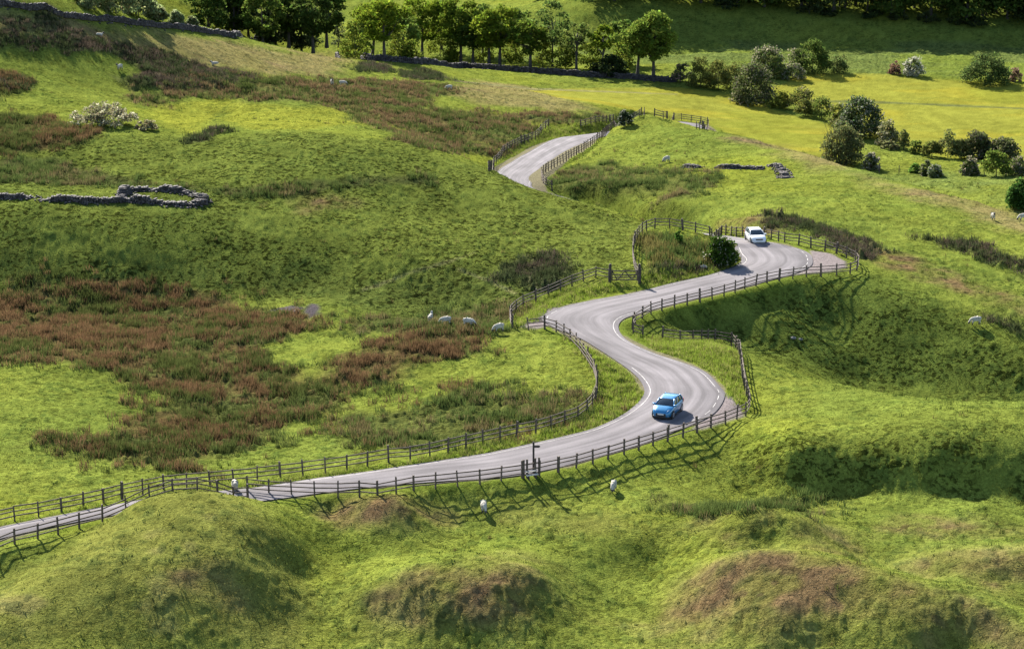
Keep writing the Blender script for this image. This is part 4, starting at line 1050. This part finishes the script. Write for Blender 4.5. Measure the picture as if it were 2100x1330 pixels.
# ------------------------------------------------------------------ trees and shrubs
def quads(P, size, cols, up=.35, dirs=None):
    """leaf clumps: one bent four-sided leaf spray at each point"""
    n = len(P)
    nrm = rng.normal(size=(n, 3)); nrm[:, 2] += up; nrm /= np.linalg.norm(nrm, axis=1)[:, None]
    a = np.cross(nrm, rng.normal(size=(n, 3))); a /= np.linalg.norm(a, axis=1)[:, None]; b = np.cross(nrm, a)
    s = (size * rng.uniform(.6, 1.4, n))[:, None]
    V = np.stack([P - a * s, P - b * s * .62 + nrm * s * .2, P + a * s, P + b * s * .62 + nrm * s * .2], 1)
    F_ = np.arange(n * 4).reshape(n, 4)
    return V.reshape(-1, 3), F_, np.repeat(cols, 4, 0)

def crown_points(w, h, z0, n, lumps, dome, seed=0, hollow=.3):
    """clump centres through an uneven crown; dome: a bush whose skirts reach the ground, else a crown held on a trunk"""
    r = np.random.default_rng(seed)
    cs, rs = [], []
    wob = r.uniform(.78, 1.12, 6)
    for k in range(lumps):
        th = r.uniform(0, 2 * math.pi); wk = np.interp(th / (2 * math.pi) * 6, np.arange(7), np.append(wob, wob[0]))
        if dome:
            u = r.uniform(0, 1) ** 1.25; s = math.sqrt(max(0, 1 - u ** 2.2)); rad = r.uniform(hollow, 1) ** .6
            c = (math.cos(th) * s * rad * w * .43 * wk, math.sin(th) * s * rad * w * .43 * wk, z0 + h * (.04 + .80 * u * rad ** .5 * (.85 + .25 * r.random())))
            rr = r.uniform(.13, .22) * min(w, h * 1.2)
        else:
            u = r.uniform(-1, 1); s = math.sqrt(1 - abs(u) ** 2.4); rad = r.uniform(hollow, 1) ** .6
            pr_ = 1.0 if u > -.3 else .82
            c = (math.cos(th) * s * rad * pr_ * w * .46 * wk, math.sin(th) * s * rad * pr_ * w * .46 * wk, z0 + h * (.5 + .40 * u * (.8 + .25 * r.random())))
            rr = r.uniform(.09, .19) * min(w, h * 1.2)
        cs.append(c); rs.append(rr)
    cs = np.array(cs); rs = np.array(rs)
    pr = rs ** 2; pr /= pr.sum()
    k = r.choice(lumps, n, p=pr)
    d = r.normal(size=(n, 3)); d /= np.linalg.norm(d, axis=1)[:, None]; d[:, 2] = np.where(d[:, 2] < -.45, -d[:, 2] * .6, d[:, 2])
    P = cs[k] + d * rs[k][:, None] * (r.uniform(.1, 1, n) ** .45)[:, None] * np.array((1, 1, .8))
    return P, cs, k

def leaf_cols(n, rgb, var=.25, alt=None, alt_p=None, k=None, lumps=1):
    base = np.array(rgb)[None] * (1 + rng.normal(0, var, (n, 1))).clip(.5, 1.8)
    base = base * (1 + rng.normal(0, .08, (n, 3)))
    if k is not None: base *= rng.uniform(.75, 1.25, lumps)[k][:, None]
    if alt is not None:
        m = rng.random(n) < alt_p
        base[m] = np.array(alt)[None] * rng.uniform(.7, 1.25, (m.sum(), 1))
    return base.clip(.003, 1)

def limbs(mb, trunk_h, r0, w, h, z0, n, lean=(0, 0), forks=1, seed=0, targets=None):
    r = random.Random(seed)
    top = z0 + h * .62
    pts_ = []; rad = []
    for i in range(6):
        t = i / 5
        pts_.append((lean[0] * t * top + r.gauss(0, .05) * w * .2 * t, lean[1] * t * top + r.gauss(0, .05) * w * .2 * t, -.4 + (top + .4) * t)); rad.append(r0 * (1.25 if i == 0 else 1) * (1 - .78 * t))
    mb.tube(pts_, rad, 8)
    for k in range(n):
        i = 2 + k % 3; s = Vector(pts_[i]).lerp(Vector(pts_[i + 1]), r.random())
        if targets is not None: e = Vector(targets[r.randrange(len(targets))])
        else:
            th = r.uniform(0, 6.28); e = Vector((math.cos(th) * w * .4, math.sin(th) * w * .4, z0 + h * r.uniform(.4, .85)))
        mid = s.lerp(e, .5) + Vector((r.gauss(0, .1) * w * .3, r.gauss(0, .1) * w * .3, -.04 * h + r.uniform(0, .08) * h))
        rr = rad[i] * r.uniform(.45, .7)
        mb.tube([s, mid, e], [rr, rr * .6, rr * .16], 5)

def plant(name, px, py, wpx, hpx, label, cat, rgb, leaf=.2, n=1500, lumps=26, z0=.12, trunk=None, alt=None, alt_p=0, group=None, lean=(0, 0), hollow=.3, dome=None, var=.25, behind=0.0, up=.35, flatten=1.0, pos=None, twig=0, nlimb=8, gap=None):
    """a woody plant standing where the photo shows its foot; width and height taken there"""
    p = pos or at(px, py)
    if behind:
        d = Vector((p.x, p.y, 0)).normalized(); p = p + d * behind; p.z = float(grid_h(p.x, p.y))
    s = scale_at(p); w, h = wpx / s, hpx / s
    root = tag(empty(name, p, random.uniform(0, .4)), label, cat, group)
    zb = h * z0
    seed = int(px * 13 + py)
    if dome is None: dome = z0 < .15
    if dome: lumps = int(lumps * 1.8); n = int(n * 1.3)
    P, cs, k = crown_points(w, h - zb, zb, n, lumps, dome, seed, hollow)
    P[:, 0] += lean[0] * P[:, 2]; P[:, 1] += lean[1] * P[:, 2]; cs[:, 0] += lean[0] * cs[:, 2]; cs[:, 1] += lean[1] * cs[:, 2]
    P = P[P[:, 2] > 0.02]; n = len(P)
    cols = leaf_cols(n, rgb, var, alt, alt_p)
    if alt is not None:                                            # blossom sits on the outside of the crown
        q = ((P - np.array((0, 0, zb + (h - zb) * .45))) / np.array((w / 2, w / 2, (h - zb) / 2))); rr = np.linalg.norm(q, axis=1)
        m = (rr > .62) & (rng.random(n) < alt_p * 1.3); cols[:] = leaf_cols(n, rgb, var); cols[m] = np.array(alt)[None] * rng.uniform(.7, 1.25, (m.sum(), 1))
    V, F_, Cc = quads(P, leaf, cols, up)
    link('crown', mesh_np('crown', V, F_, [M['leaf']], Cc), root)
    mb = MB(); r0 = trunk or max(.06, .03 * h)
    limbs(mb, h, r0, w, h - zb, zb, nlimb, lean, seed=seed, targets=cs)
    if twig:
        r = random.Random(seed)
        for i in range(twig):
            th = r.uniform(0, 6.28); b_ = Vector((math.cos(th) * w * .1, math.sin(th) * w * .1, 0)); e = Vector((math.cos(th) * w * r.uniform(.15, .5), math.sin(th) * w * r.uniform(.15, .5), h * r.uniform(.6, 1.0)))
            mb.tube([b_, b_.lerp(e, .5) + Vector((0, 0, .08 * h)), e], [.05, .035, .012], 4)
    mb.build('trunk', M['bark'], root)
    return root

SYC = (.105, .145, .014); DARK = (.060, .092, .018); LIGHT = (.085, .125, .024); OLIVE = (.092, .094, .034); GREY = (.080, .096, .042)
YEL = (.105, .125, .014); BROWN = (.062, .058, .032); BLOOM = (.50, .44, .40); PINK = (.34, .22, .20); CREAM = (.46, .44, .32)
ROW = 'sycamores in the row behind the long wall'
T = [ # px, py, w, h, label, rgb, leafcount, lean
 (763,119,78,112,'sycamore with a leaning trunk, leftmost of the open row behind the long wall',SYC,2600,(.12,0)),
 (788,121,84,118,'upright sycamore beside the leaning one, second in the row',SYC,2900,(0,0)),
 (866,127,100,128,'broad sycamore with a thick bare bole, standing clear left of centre in the row',SYC,3600,(0,0)),
 (945,132,84,132,'tall sycamore with the highest round dark crown in the row',(.092,.128,.015),3300,(0,0)),
 (970,134,62,100,'narrow dark sycamore tucked against the right of the tallest crown',DARK,2000,(0,0)),
 (1003,137,62,114,'slim sycamore with twin stems right of the narrow dark one',SYC,2100,(0,0)),
 (1024,138,80,122,'full sycamore with a yellow-lit top, at the middle of the row',(.11,.148,.016),3000,(.04,0)),
 (1088,142,66,98,'dark sycamore with low spreading boughs, right end of the dense group',(.08,.115,.016),2300,(-.03,0)),
 (1307,158,88,112,'light green sycamore with a forked trunk at the right of the row',(.13,.18,.03),2900,(.05,0)),
 (1340,161,92,126,'large dense rounded sycamore at the very right end of the row',(.11,.155,.024),4200,(0,0)),
]
for px, py, w, h, lb, rgb, n, ln in T:
    plant('sycamore_tree', px, py, w * 1.28, h * 1.06, lb, 'tree', rgb, .29, int(n * 1.35), 46, .2, .36, lean=ln, group=ROW, behind=2.0, hollow=.2, nlimb=12, dome=False)
plant('ash_tree', 1182, 150, 66, 112, 'slender open ash with visible branches, standing alone in the gap of the row', 'tree', (.10,.13,.03), .26, 1100, 26, .34, .3, behind=2, nlimb=14, lean=(0,0))
plant('ash_tree', 1133, 146, 92, 138, 'pale feathery ash rising behind the gap in the row', 'tree', (.085,.125,.03), .27, 1900, 34, .2, .22, behind=10, nlimb=12)
plant('flat_topped_tree', 1236, 155, 70, 98, 'flat topped tree above the dark bush near the right of the row', 'tree', SYC, .28, 1500, 24, .45, .26, behind=4, nlimb=10)
plant('dark_bush', 1250, 157, 84, 50, 'wide dark evergreen bush on the wall under the flat topped tree', 'bush', (.030,.045,.016), .26, 2200, 30, .02, .12, behind=1.5)
plant('hawthorn', 1396, 168, 44, 44, 'pinkish hawthorn at the end of the long wall', 'shrub', GREY, .17, 900, 20, .1, .1, PINK, .25)
for px, dy, w, h, lb in [(738,13,76,112,'left of the leaning sycamore'),(826,14,80,118,'between the second sycamore and the broad one'),(906,13,76,116,'between the broad sycamore and the tallest crown'),(990,15,72,112,'behind the twin stemmed sycamore'),(1058,14,76,112,'behind the low boughed dark sycamore'),(1275,14,70,96,'between the flat topped tree and the forked sycamore')]:
    plant('sycamore_tree', px, 118 + (px - 700) * .062, w, h, 'paler tree behind the row, ' + lb, 'tree', (.10,.145,.028), .28, 2300, 44, .16, .25, group='paler trees behind the row', behind=dy + 4, hollow=.2, nlimb=8, dome=False)
# left dense group, feet behind the shoulder of the hill
for i, (px, py, w, h, lb, rgb) in enumerate([
 (425,96,92,124,'dark dense sycamore at the left end of the wood, above the hillside wall',DARK),
 (478,102,88,128,'second dense sycamore in the wood above the hillside wall',(.066,.098,.02)),
 (537,108,96,128,'wide dense sycamore with light catching its left side, in the wood behind the white sheep',(.078,.112,.02)),
 (590,112,90,132,'dark sycamore with a straight bole at the middle of the wood',DARK),
 (640,116,88,134,'broad dark sycamore near the right of the wood',(.06,.088,.02)),
 (668,119,74,116,'low branched dark sycamore at the right end of the wood',DARK)]):
    plant('sycamore_tree', px, py, w, h, lb, 'tree', rgb, .30, 4000, 50, .17, .36, group='sycamores in the dense wood', pos=Vector((*world_at_depth(px, 452 + (i % 2) * 7, 0)[:2], -9.6)), hollow=.35)
    o = bpy.context.scene.objects
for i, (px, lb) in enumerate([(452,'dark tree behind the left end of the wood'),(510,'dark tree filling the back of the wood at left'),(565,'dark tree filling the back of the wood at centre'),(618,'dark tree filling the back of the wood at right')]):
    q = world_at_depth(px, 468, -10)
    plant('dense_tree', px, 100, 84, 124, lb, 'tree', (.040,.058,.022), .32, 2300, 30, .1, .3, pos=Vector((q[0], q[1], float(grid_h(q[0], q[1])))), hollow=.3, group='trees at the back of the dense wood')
plant('larch_tree', 694, 118, 34, 124, 'thin pale larch standing between the wood and the open row', 'tree', (.07,.085,.035), .2, 800, 40, .12, .16, behind=4, hollow=.1)
for i, (px, dep, w, h, rgb, lb) in enumerate([(300,520,150,110,(.022,.040,.016),'very dark conifer mass at the top left behind the pale bushes'),(360,530,120,115,(.020,.038,.016),'second very dark conifer right of the darkest mass at the top left')]):
    q = world_at_depth(px, dep, 0); plant('conifer', px, 40, w, h, lb, 'tree', rgb, .3, 2200, 30, .05, .3, pos=Vector((q[0], q[1], float(grid_h(q[0], q[1])) + 1)))
for i, (px, py, w, h, lb) in enumerate([(190,36,100,62,'pale green bush leftmost beyond the hillside wall'),(238,42,96,80,'largest pale green bush beyond the hillside wall'),(285,47,90,62,'pale green bush in front of the dark conifers'),(325,55,60,36,'low pale green bush right of the dark conifers'),(362,62,36,36,'small pointed pale bush at the foot of the wood'),(394,67,32,26,'smallest yellow green bush by the hillside wall')]):
    plant('willow_bush', px, py, w, h, lb, 'bush', (.17,.20,.085), .24, 2000, 30, .04, .1, behind=6, group='pale bushes beyond the hillside wall')
# young trees and undergrowth glowing behind the row
for i, (px, dy, w, h, lb) in enumerate([(728,14,46,70,'sapling left of the leaning sycamore'),(815,12,50,70,'sapling between the second sycamore and the broad one'),(842,8,36,46,'short sapling at the left foot of the broad sycamore'),(903,14,56,76,'sapling between the broad sycamore and the tallest crown'),(925,7,34,44,'short sapling at the left foot of the tallest sycamore'),(992,16,44,64,'sapling between the twin stemmed and narrow sycamores'),(1050,13,50,66,'sapling behind the low boughed dark sycamore'),(1112,12,46,70,'sapling left of the pale feathery ash'),(1160,10,44,62,'sapling left of the slender open ash'),(1210,11,48,60,'sapling right of the slender open ash'),(1275,12,44,62,'sapling between the flat topped tree and the forked sycamore')]):
    plant('sapling', px, 122 + (px - 700) * .062, w * 1.3, h * 1.2, 'yellow green ' + lb, 'young tree', (.115,.145,.02), .22, 1100, 30, .03, .08, behind=dy, group='yellow green saplings behind the row', nlimb=5)

# hedgerow thorns and bushes on the valley floor
B = [
 (1436,178,54,63,'olive brown thorn bush at the left end of the valley hedge','thorn_bush',OLIVE,None,0,1300),
 (1473,182,56,60,'second olive thorn bush of the valley hedge, its stems showing','thorn_bush',OLIVE,None,0,1300),
 (1503,178,44,52,'olive bush partly behind the big round hawthorn','thorn_bush',OLIVE,None,0,900),
 (1541,211,88,82,'big round grey hawthorn dotted with fading blossom, at the bend of the valley hedge','hawthorn',(.040,.043,.022),(.26,.22,.17),.22,3200),
 (1573,156,68,66,'tall pinkish blossoming hawthorn behind the big round grey one','hawthorn',GREY,(.36,.29,.26),.35,1700),
 (1592,160,34,52,'small fresh green tree among the pinkish hawthorns','young_tree',(.07,.12,.03),None,0,700),
 (1625,161,60,33,'low wide pinkish hawthorn at the corner of the yellow meadow','hawthorn',GREY,(.38,.30,.27),.35,1100),
 (1632,143,42,50,'pinkish hawthorn touching the tall dark bush','hawthorn',GREY,(.34,.27,.24),.3,900),
 (1666,148,62,70,'tall dark olive bush behind the top of the yellow meadow','bush',(.040,.050,.016),None,0,2000),
 (1717,148,44,38,'small grey green bush right of the tall dark olive one','bush',GREY,None,0,900),
 (1835,151,23,28,'small reddish thorn left of the white hawthorn','hawthorn',(.09,.045,.04),PINK,.3,420),
 (1873,154,42,41,'white flowering hawthorn alone above the yellow meadow','hawthorn',GREY,(.62,.58,.52),.6,1000),
 (2021,169,90,60,'wide dark hawthorn at the top right edge of the yellow meadow','hawthorn',(.036,.045,.020),None,0,2400),
 (2082,166,26,30,'small reddish thorn right of the wide dark hawthorn','hawthorn',(.10,.05,.045),PINK,.3,420),
 (1598,221,36,36,'yellow green shrub at the foot of the windswept thorn','shrub',(.085,.095,.02),None,0,650),
 (1634,224,48,50,'windswept thorn leaning right over the hedge line','thorn_tree',OLIVE,(.25,.21,.15),.15,800),
 (1652,237,36,38,'bushy olive shrub left of the many stemmed thorn','shrub',OLIVE,None,0,700),
 (1684,242,46,48,'open thorn with many bare stems in the hedge line','thorn_tree',(.06,.065,.022),None,0,650),
 (1720,256,40,52,'loose olive shrub against the left of the largest dark bush','shrub',(.065,.065,.022),(.3,.26,.2),.15,900),
 (1766,278,88,84,'largest dark bush of the hedge, pale blossom on its upper left','hawthorn',(.026,.034,.018),(.34,.33,.28),.2,3400),
 (1727,334,82,88,'rounded brown twiggy bush where the hill meets the meadow','twiggy_bush',BROWN,None,0,2300),
 (1822,297,46,54,'pale greyish shrub right of the largest dark bush','shrub',(.085,.09,.045),(.4,.36,.28),.25,900),
 (1853,306,24,46,'thin upright pale thorn right of the greyish shrub','thorn_tree',(.08,.08,.035),None,0,420),
 (1823,304,40,17,'low pink bramble at the foot of the greyish shrub','bramble',(.12,.085,.05),None,0,350),
 (1878,313,26,30,'thin fresh green shrub in the gap of the hedge','shrub',(.07,.105,.025),None,0,350),
 (1911,321,42,34,'low olive shrub left of the bare stemmed thorn','shrub',OLIVE,None,0,800),
 (1944,322,40,58,'bare stemmed thorn tree with two thin trunks','thorn_tree',(.07,.068,.035),None,0,420),
 (1972,324,42,38,'brownish grey shrub right of the bare stemmed thorn','shrub',(.062,.06,.03),None,0,800),
 (2005,323,64,58,'dark grey hawthorn clump behind the flat topped thorn','hawthorn',(.042,.042,.024),(.24,.19,.17),.15,1900),
 (2056,328,62,52,'grey hawthorn at the right of the dark clump','hawthorn',(.046,.046,.025),(.24,.19,.17),.15,1700),
 (2043,361,64,55,'flat topped thorn tree with a clear trunk near the wire fence','thorn_tree',(.055,.065,.018),None,0,1200),
 (1987,357,38,37,'pinkish flowering thorn left of the flat topped one','hawthorn',GREY,(.4,.31,.28),.35,800),
 (2092,358,44,40,'pinkish hawthorn at the right edge beside the flat topped thorn','hawthorn',GREY,(.4,.31,.28),.35,900),
 (1786,348,30,36,'small white and pink hawthorn at the foot of the hill','hawthorn',GREY,(.48,.40,.36),.45,650),
 (1897,357,24,31,'greyish shrub behind the wire fence','shrub',GREY,(.3,.24,.22),.2,450),
 (1918,360,30,26,'whitish low shrub on the wire fence','shrub',(.07,.08,.04),(.4,.38,.34),.3,500),
 (1876,352,22,19,'tiny green shrub by the wire fence','shrub',(.05,.09,.02),None,0,300),
 (2097,424,54,66,'dark green tree cut by the right edge below the thorns','tree',(.024,.044,.014),None,0,2200),
]
HG = 'thorns and bushes on the valley floor'
for px, py, w, h, lb, nm, rgb, alt, ap, n in B:
    stems = 'stem' in lb or 'thorn_tree' == nm
    rgb = tuple(min(.16, c * k_) for c, k_ in zip(rgb, (1.8, 2.1, 1.4) if rgb not in (OLIVE, GREY) else (1.2, 1.3, .9)))
    if alt: alt = tuple(a * .5 + r * .5 for a, r in zip(alt, rgb))
    w *= 1.16; h *= 1.08
    plant(nm, px, py, w, h, lb, nm.split('_')[-1] if nm not in ('hawthorn',) else 'hawthorn', rgb, .17 if n < 1500 else .19, int(n * 1.7), 46 if n > 1500 else 30, .13 if stems else .0, .08, alt, ap, HG, lean=(.25, 0) if 'windswept' in lb else (0, 0), hollow=.45, twig=40 if 'twig' in nm else 0, nlimb=10 if stems else 5)
plant('round_bush', 1478, 540, 84, 64, 'dark rounded bush with white flowers on the knoll beside the white car', 'bush', (.040,.074,.012), .13, 4600, 50, .02, .12, (.38,.36,.28), .06)
plant('elder_sapling', 1393, 500, 20, 40, 'small bright green sapling on the fenced knoll', 'young tree', (.05,.10,.018), .1, 350, 14, .1, .05)
plant('hawthorn', 1282, 258, 36, 42, 'lone hawthorn with pale top beside the far fence', 'hawthorn', (.032,.048,.022), .15, 1000, 20, .04, .1, (.3,.3,.24), .2)
plant('willow_scrub', 215, 252, 165, 46, 'wide pale blossoming willow scrub on the left hillside', 'scrub', (.17,.16,.09), .13, 3400, 60, .0, .06, (.42,.40,.28), .3, up=.9, hollow=.2)
plant('willow_scrub', 303, 264, 58, 22, 'small low pale scrub just right of the wide willow scrub', 'scrub', (.17,.16,.08), .12, 900, 24, .0, .05, (.42,.38,.24), .3, up=.9, hollow=.2)

# the far wood along the top of the valley bank
FARW = [(1437,8,46),(1456,9,40),(1472,11,40),(1513,13,60),(1540,15,44),(1567,17,70),(1592,19,44),(1617,20,66),(1644,22,50),(1676,24,48),(1709,26,72),(1733,27,44),(1754,29,48),(1779,30,48),(1804,32,56),(1828,33,50),(1852,35,46),(1874,36,54),(1908,38,56),(1946,40,76),(1983,42,58),(2014,44,62),(2042,45,50),(2066,46,60),(2094,47,62),(2130,48,70),
 (1408,6,50),(1375,5,56),(1338,4,60),(1298,4,56),(1260,4,60)]
FK = ['thick trunked dark tree', 'slim dark tree', 'ivy clad tree', 'twin stemmed tree', 'dark spreading tree']
ordw = ['first', 'second', 'third', 'fourth', 'fifth', 'sixth', 'seventh', 'eighth', 'ninth', 'tenth', 'eleventh', 'twelfth', 'thirteenth', 'fourteenth', 'fifteenth', 'sixteenth', 'seventeenth', 'eighteenth', 'nineteenth', 'twentieth', 'twenty-first', 'twenty-second', 'twenty-third', 'twenty-fourth', 'twenty-fifth', 'twenty-sixth', 'twenty-seventh', 'twenty-eighth', 'twenty-ninth', 'thirtieth', 'thirty-first']
for i, (px, py, w) in enumerate(sorted(FARW)):
    plant('woodland_tree', px, py, w + 62, 132 + (i * 37 % 30), 'dark tree of the far wood at the top edge, %s trunk from its left end' % ordw[i], 'tree', DARK if i % 3 else (.055, .075, .025), [.36, .42, .33][i % 3], 2100, 44, [.02, .10, .05, .13, .03][i % 5], .14 + .004 * w * (.6 + .4 * (i % 2)), group='trees of the far wood', behind=1.0 + (i * 7 % 5) * 1.3, hollow=.2, nlimb=6, dome=i % 5 in (0, 2, 3), lean=((i * 13 % 7 - 3) * .02, 0))
for i, (px, py, w, h) in enumerate([(1490,14,60,26),(1660,26,70,22),(1790,34,60,24),(1840,38,50,26),(1700,30,40,18),(1900,42,60,22),(2000,50,70,26),(1960,47,40,20)]):
    plant('holly_bush', px, py + 2, w, h, 'low dark bush under the far wood, %s from its left end' % ordw[sorted([1490,1660,1790,1840,1700,1900,2000,1960]).index(px)], 'bush', (.05,.062,.022) if i % 2 else (.035,.05,.018), .25, 500, 16, .02, .08, group='bushes under the far wood')
for i, px in enumerate(range(1110, 2190, 76)):
    plant('wood_edge_tree', px + (i * 29 % 17) - 8, max(1, 8 + (px - 1437) * .06), 74, 62 + i * 31 % 40, 'dim tree in the second rank of the far wood, %s from its left end' % ordw[i], 'tree', [(.045,.066,.024),(.036,.055,.024),(.07,.085,.03)][i % 3], .36, 900, 24, .02, .2, group='second rank of the far wood', behind=3.5 + i * 7 % 4, dome=i % 4 != 0, nlimb=4)
# ------------------------------------------------------------------ rushes, tussocks and verges: blades as mesh
def sample_pts(weight, n, ylim=(120, 520)):
    """random ground points with density following a per-vertex weight on the visible grid"""
    j0, j1 = np.searchsorted(qs, -.262), np.searchsorted(qs, .262); i0, i1 = np.searchsorted(ys, ylim[0]), np.searchsorted(ys, ylim[1])
    w = weight[i0:i1, j0:j1] * (np.gradient(ys)[i0:i1] * ys[i0:i1])[:, None]
    cdf = np.cumsum(w.ravel()); k = np.searchsorted(cdf, rng.random(n) * cdf[-1]); k = np.minimum(k, w.size - 1)
    i = k // w.shape[1] + i0; j = k % w.shape[1] + j0
    y = ys[i] + rng.uniform(-.5, .5, n) * np.gradient(ys)[i]; x = (qs[j] + rng.uniform(-.5, .5, n) * .00042) * y
    return x, y, i, j

def tufts(name, x, y, blades, height, width, spread, cols, lean=.45, sink=.04, tip=None, base=None):
    """each tuft: a spray of tapering blades; cols (n,3) per tuft"""
    n = len(x); z = grid_h(x, y) - sink
    N = n * blades
    bx = np.repeat(x, blades) + rng.normal(0, 1, N) * np.repeat(spread, blades); by = np.repeat(y, blades) + rng.normal(0, 1, N) * np.repeat(spread, blades); bz = np.repeat(z, blades)
    h = np.repeat(height, blades) * rng.uniform(.55, 1.15, N); th = rng.uniform(0, 2 * math.pi, N); fc = rng.uniform(0, math.pi, N)
    ln = h * lean * rng.uniform(.1, 1, N); w = np.repeat(width, blades) * rng.uniform(.7, 1.3, N)
    tx, ty, tz = bx + np.cos(th) * ln, by + np.sin(th) * ln, bz + h
    dx, dy = np.cos(fc) * w / 2, np.sin(fc) * w / 2
    V = np.empty((N, 3, 3), np.float32)
    V[:, 0] = np.stack([bx - dx, by - dy, bz], 1); V[:, 1] = np.stack([bx + dx, by + dy, bz], 1); V[:, 2] = np.stack([tx, ty, tz], 1)
    c = np.repeat(cols, blades, 0) * rng.uniform(.7, 1.3, (N, 1))
    C = np.empty((N, 3, 3), np.float32); C[:, 0] = C[:, 1] = c if base is None else c * base; C[:, 2] = c if tip is None else c * tip
    return tag(link(name, mesh_np(name, V.reshape(-1, 3), np.arange(N * 3).reshape(N, 3), [M['blade']], C.reshape(-1, 3))), kind='stuff')

def mixcol(n, a, b_, p):
    m = rng.random(n) < p
    return np.where(m[:, None], np.array(a)[None], np.array(b_)[None]) * rng.uniform(.75, 1.25, (n, 1))
off = (DR > .7) * (1 - MK['layby']) * (1 - MK['soil'])
# brown and green soft rush, in clumps
clump = sstep(-.15, .35, fbm(X, Y, 2.6, 3, 61))
def rush(name, w_, n, a, b_, s1, s2, blades=20, hs=(.42, .4), sp=(.14, .2), wd=.055, bias=0.0):
    x, y, i, j = sample_pts(w_, n)
    cv = fbm(x, y, 6, 2, s1) + .7 * fbm(x, y, 1.3, 2, s2) + .35 * rng.normal(size=n) + bias
    cb = np.where((cv > .0)[:, None], np.array(a), np.array(b_)) * rng.uniform(.65, 1.4, (n, 1))
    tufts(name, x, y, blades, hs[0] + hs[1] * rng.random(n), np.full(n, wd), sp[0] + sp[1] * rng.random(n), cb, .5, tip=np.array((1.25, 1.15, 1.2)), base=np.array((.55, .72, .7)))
rush('brown_rushes', MK['rushes'] * off * (.08 + clump), 10000, (.114, .070, .034), (.060, .074, .020), 62, 63)
rush('green_rushes', (MK['greenrush'] + .8 * MK['rushband']) * off * (.05 + clump), 3300, (.120, .096, .042), (.068, .092, .024), 68, 69, bias=-.3)
rush('moorland_rushes', MK['moor'] * off * (.1 + clump), 6500, (.125, .085, .042), (.066, .085, .022), 64, 65, 16, (.4, .35), (.16, .25), .075)
rush('heather', MK['heather'] * off, 3200, (.066, .050, .036), (.040, .050, .020), 74, 75, 22, (.35, .4), (.2, .25), .07, -.1)
rush('bracken', MK['scrub'] * off, 420, (.125, .110, .035), (.065, .095, .024), 76, 77, 22, (.4, .5), (.2, .3), .07, -.1)
n = 12000; x, y, i, j = sample_pts(MK['lush'] * (DR > .4), n)
tufts('verge_grass', x, y, 9, .2 + .28 * rng.random(n), np.full(n, .045), np.full(n, .12), mixcol(n, (.165, .22, .030), (.20, .20, .06), .65))
rush('scattered_rushes', RING * off * np.clip(1 - MK['rushes'] - MK['greenrush'], 0, 1) * sstep(.1, .6, fbm(X, Y, 4, 2, 88)), 420, (.125, .080, .036), (.056, .072, .018), 86, 87, bias=-.1)
# lone rush tufts scattered over the pasture
pas = off * (1 - MK['meadow']) * np.clip(1 - MK['rushes'] - MK['moor'] - MK['greenrush'], 0, 1)
w_ = pas * sstep(.15, .6, fbm(X, Y, 12, 3, 66))
n = 1100; x, y, i, j = sample_pts(w_, n, (135, 420))
tufts('rush_tufts', x, y, 14, .3 + .25 * rng.random(n), np.full(n, .05), np.full(n, .14), mixcol(n, (.055, .078, .016), (.10, .085, .03), .75))
# short grazed sward
w_ = pas * (150 / Y) ** 1.6
n = 150000; x, y, i, j = sample_pts(w_, n)
cg = C0[i, j] * rng.uniform(.75, 1.5, (n, 1))
tufts('grass', x, y, 3, .05 + .08 * rng.random(n) * (y / 170) ** .4, .06 * (y / 170) ** .7, np.full(n, .09), cg, .9, sink=.02)

# darker, coarser tussocks the sheep leave
w_ = pas * (.15 + sstep(-.2, .5, fbm(X, Y, 8, 3, 67)) + .8 * MK['hill']) * (150 / Y) ** .8
n = 7000; x, y, i, j = sample_pts(w_ + .5 * pas * MK['dry'], n, (125, 400))
ct = C0[i, j] * np.array((.55, .68, .8)) * rng.uniform(.75, 1.3, (n, 1))
tufts('tussocks', x, y, 8, .08 + .11 * rng.random(n), .07 + .03 * rng.random(n), .1 + .10 * rng.random(n), ct, .9, sink=.02)
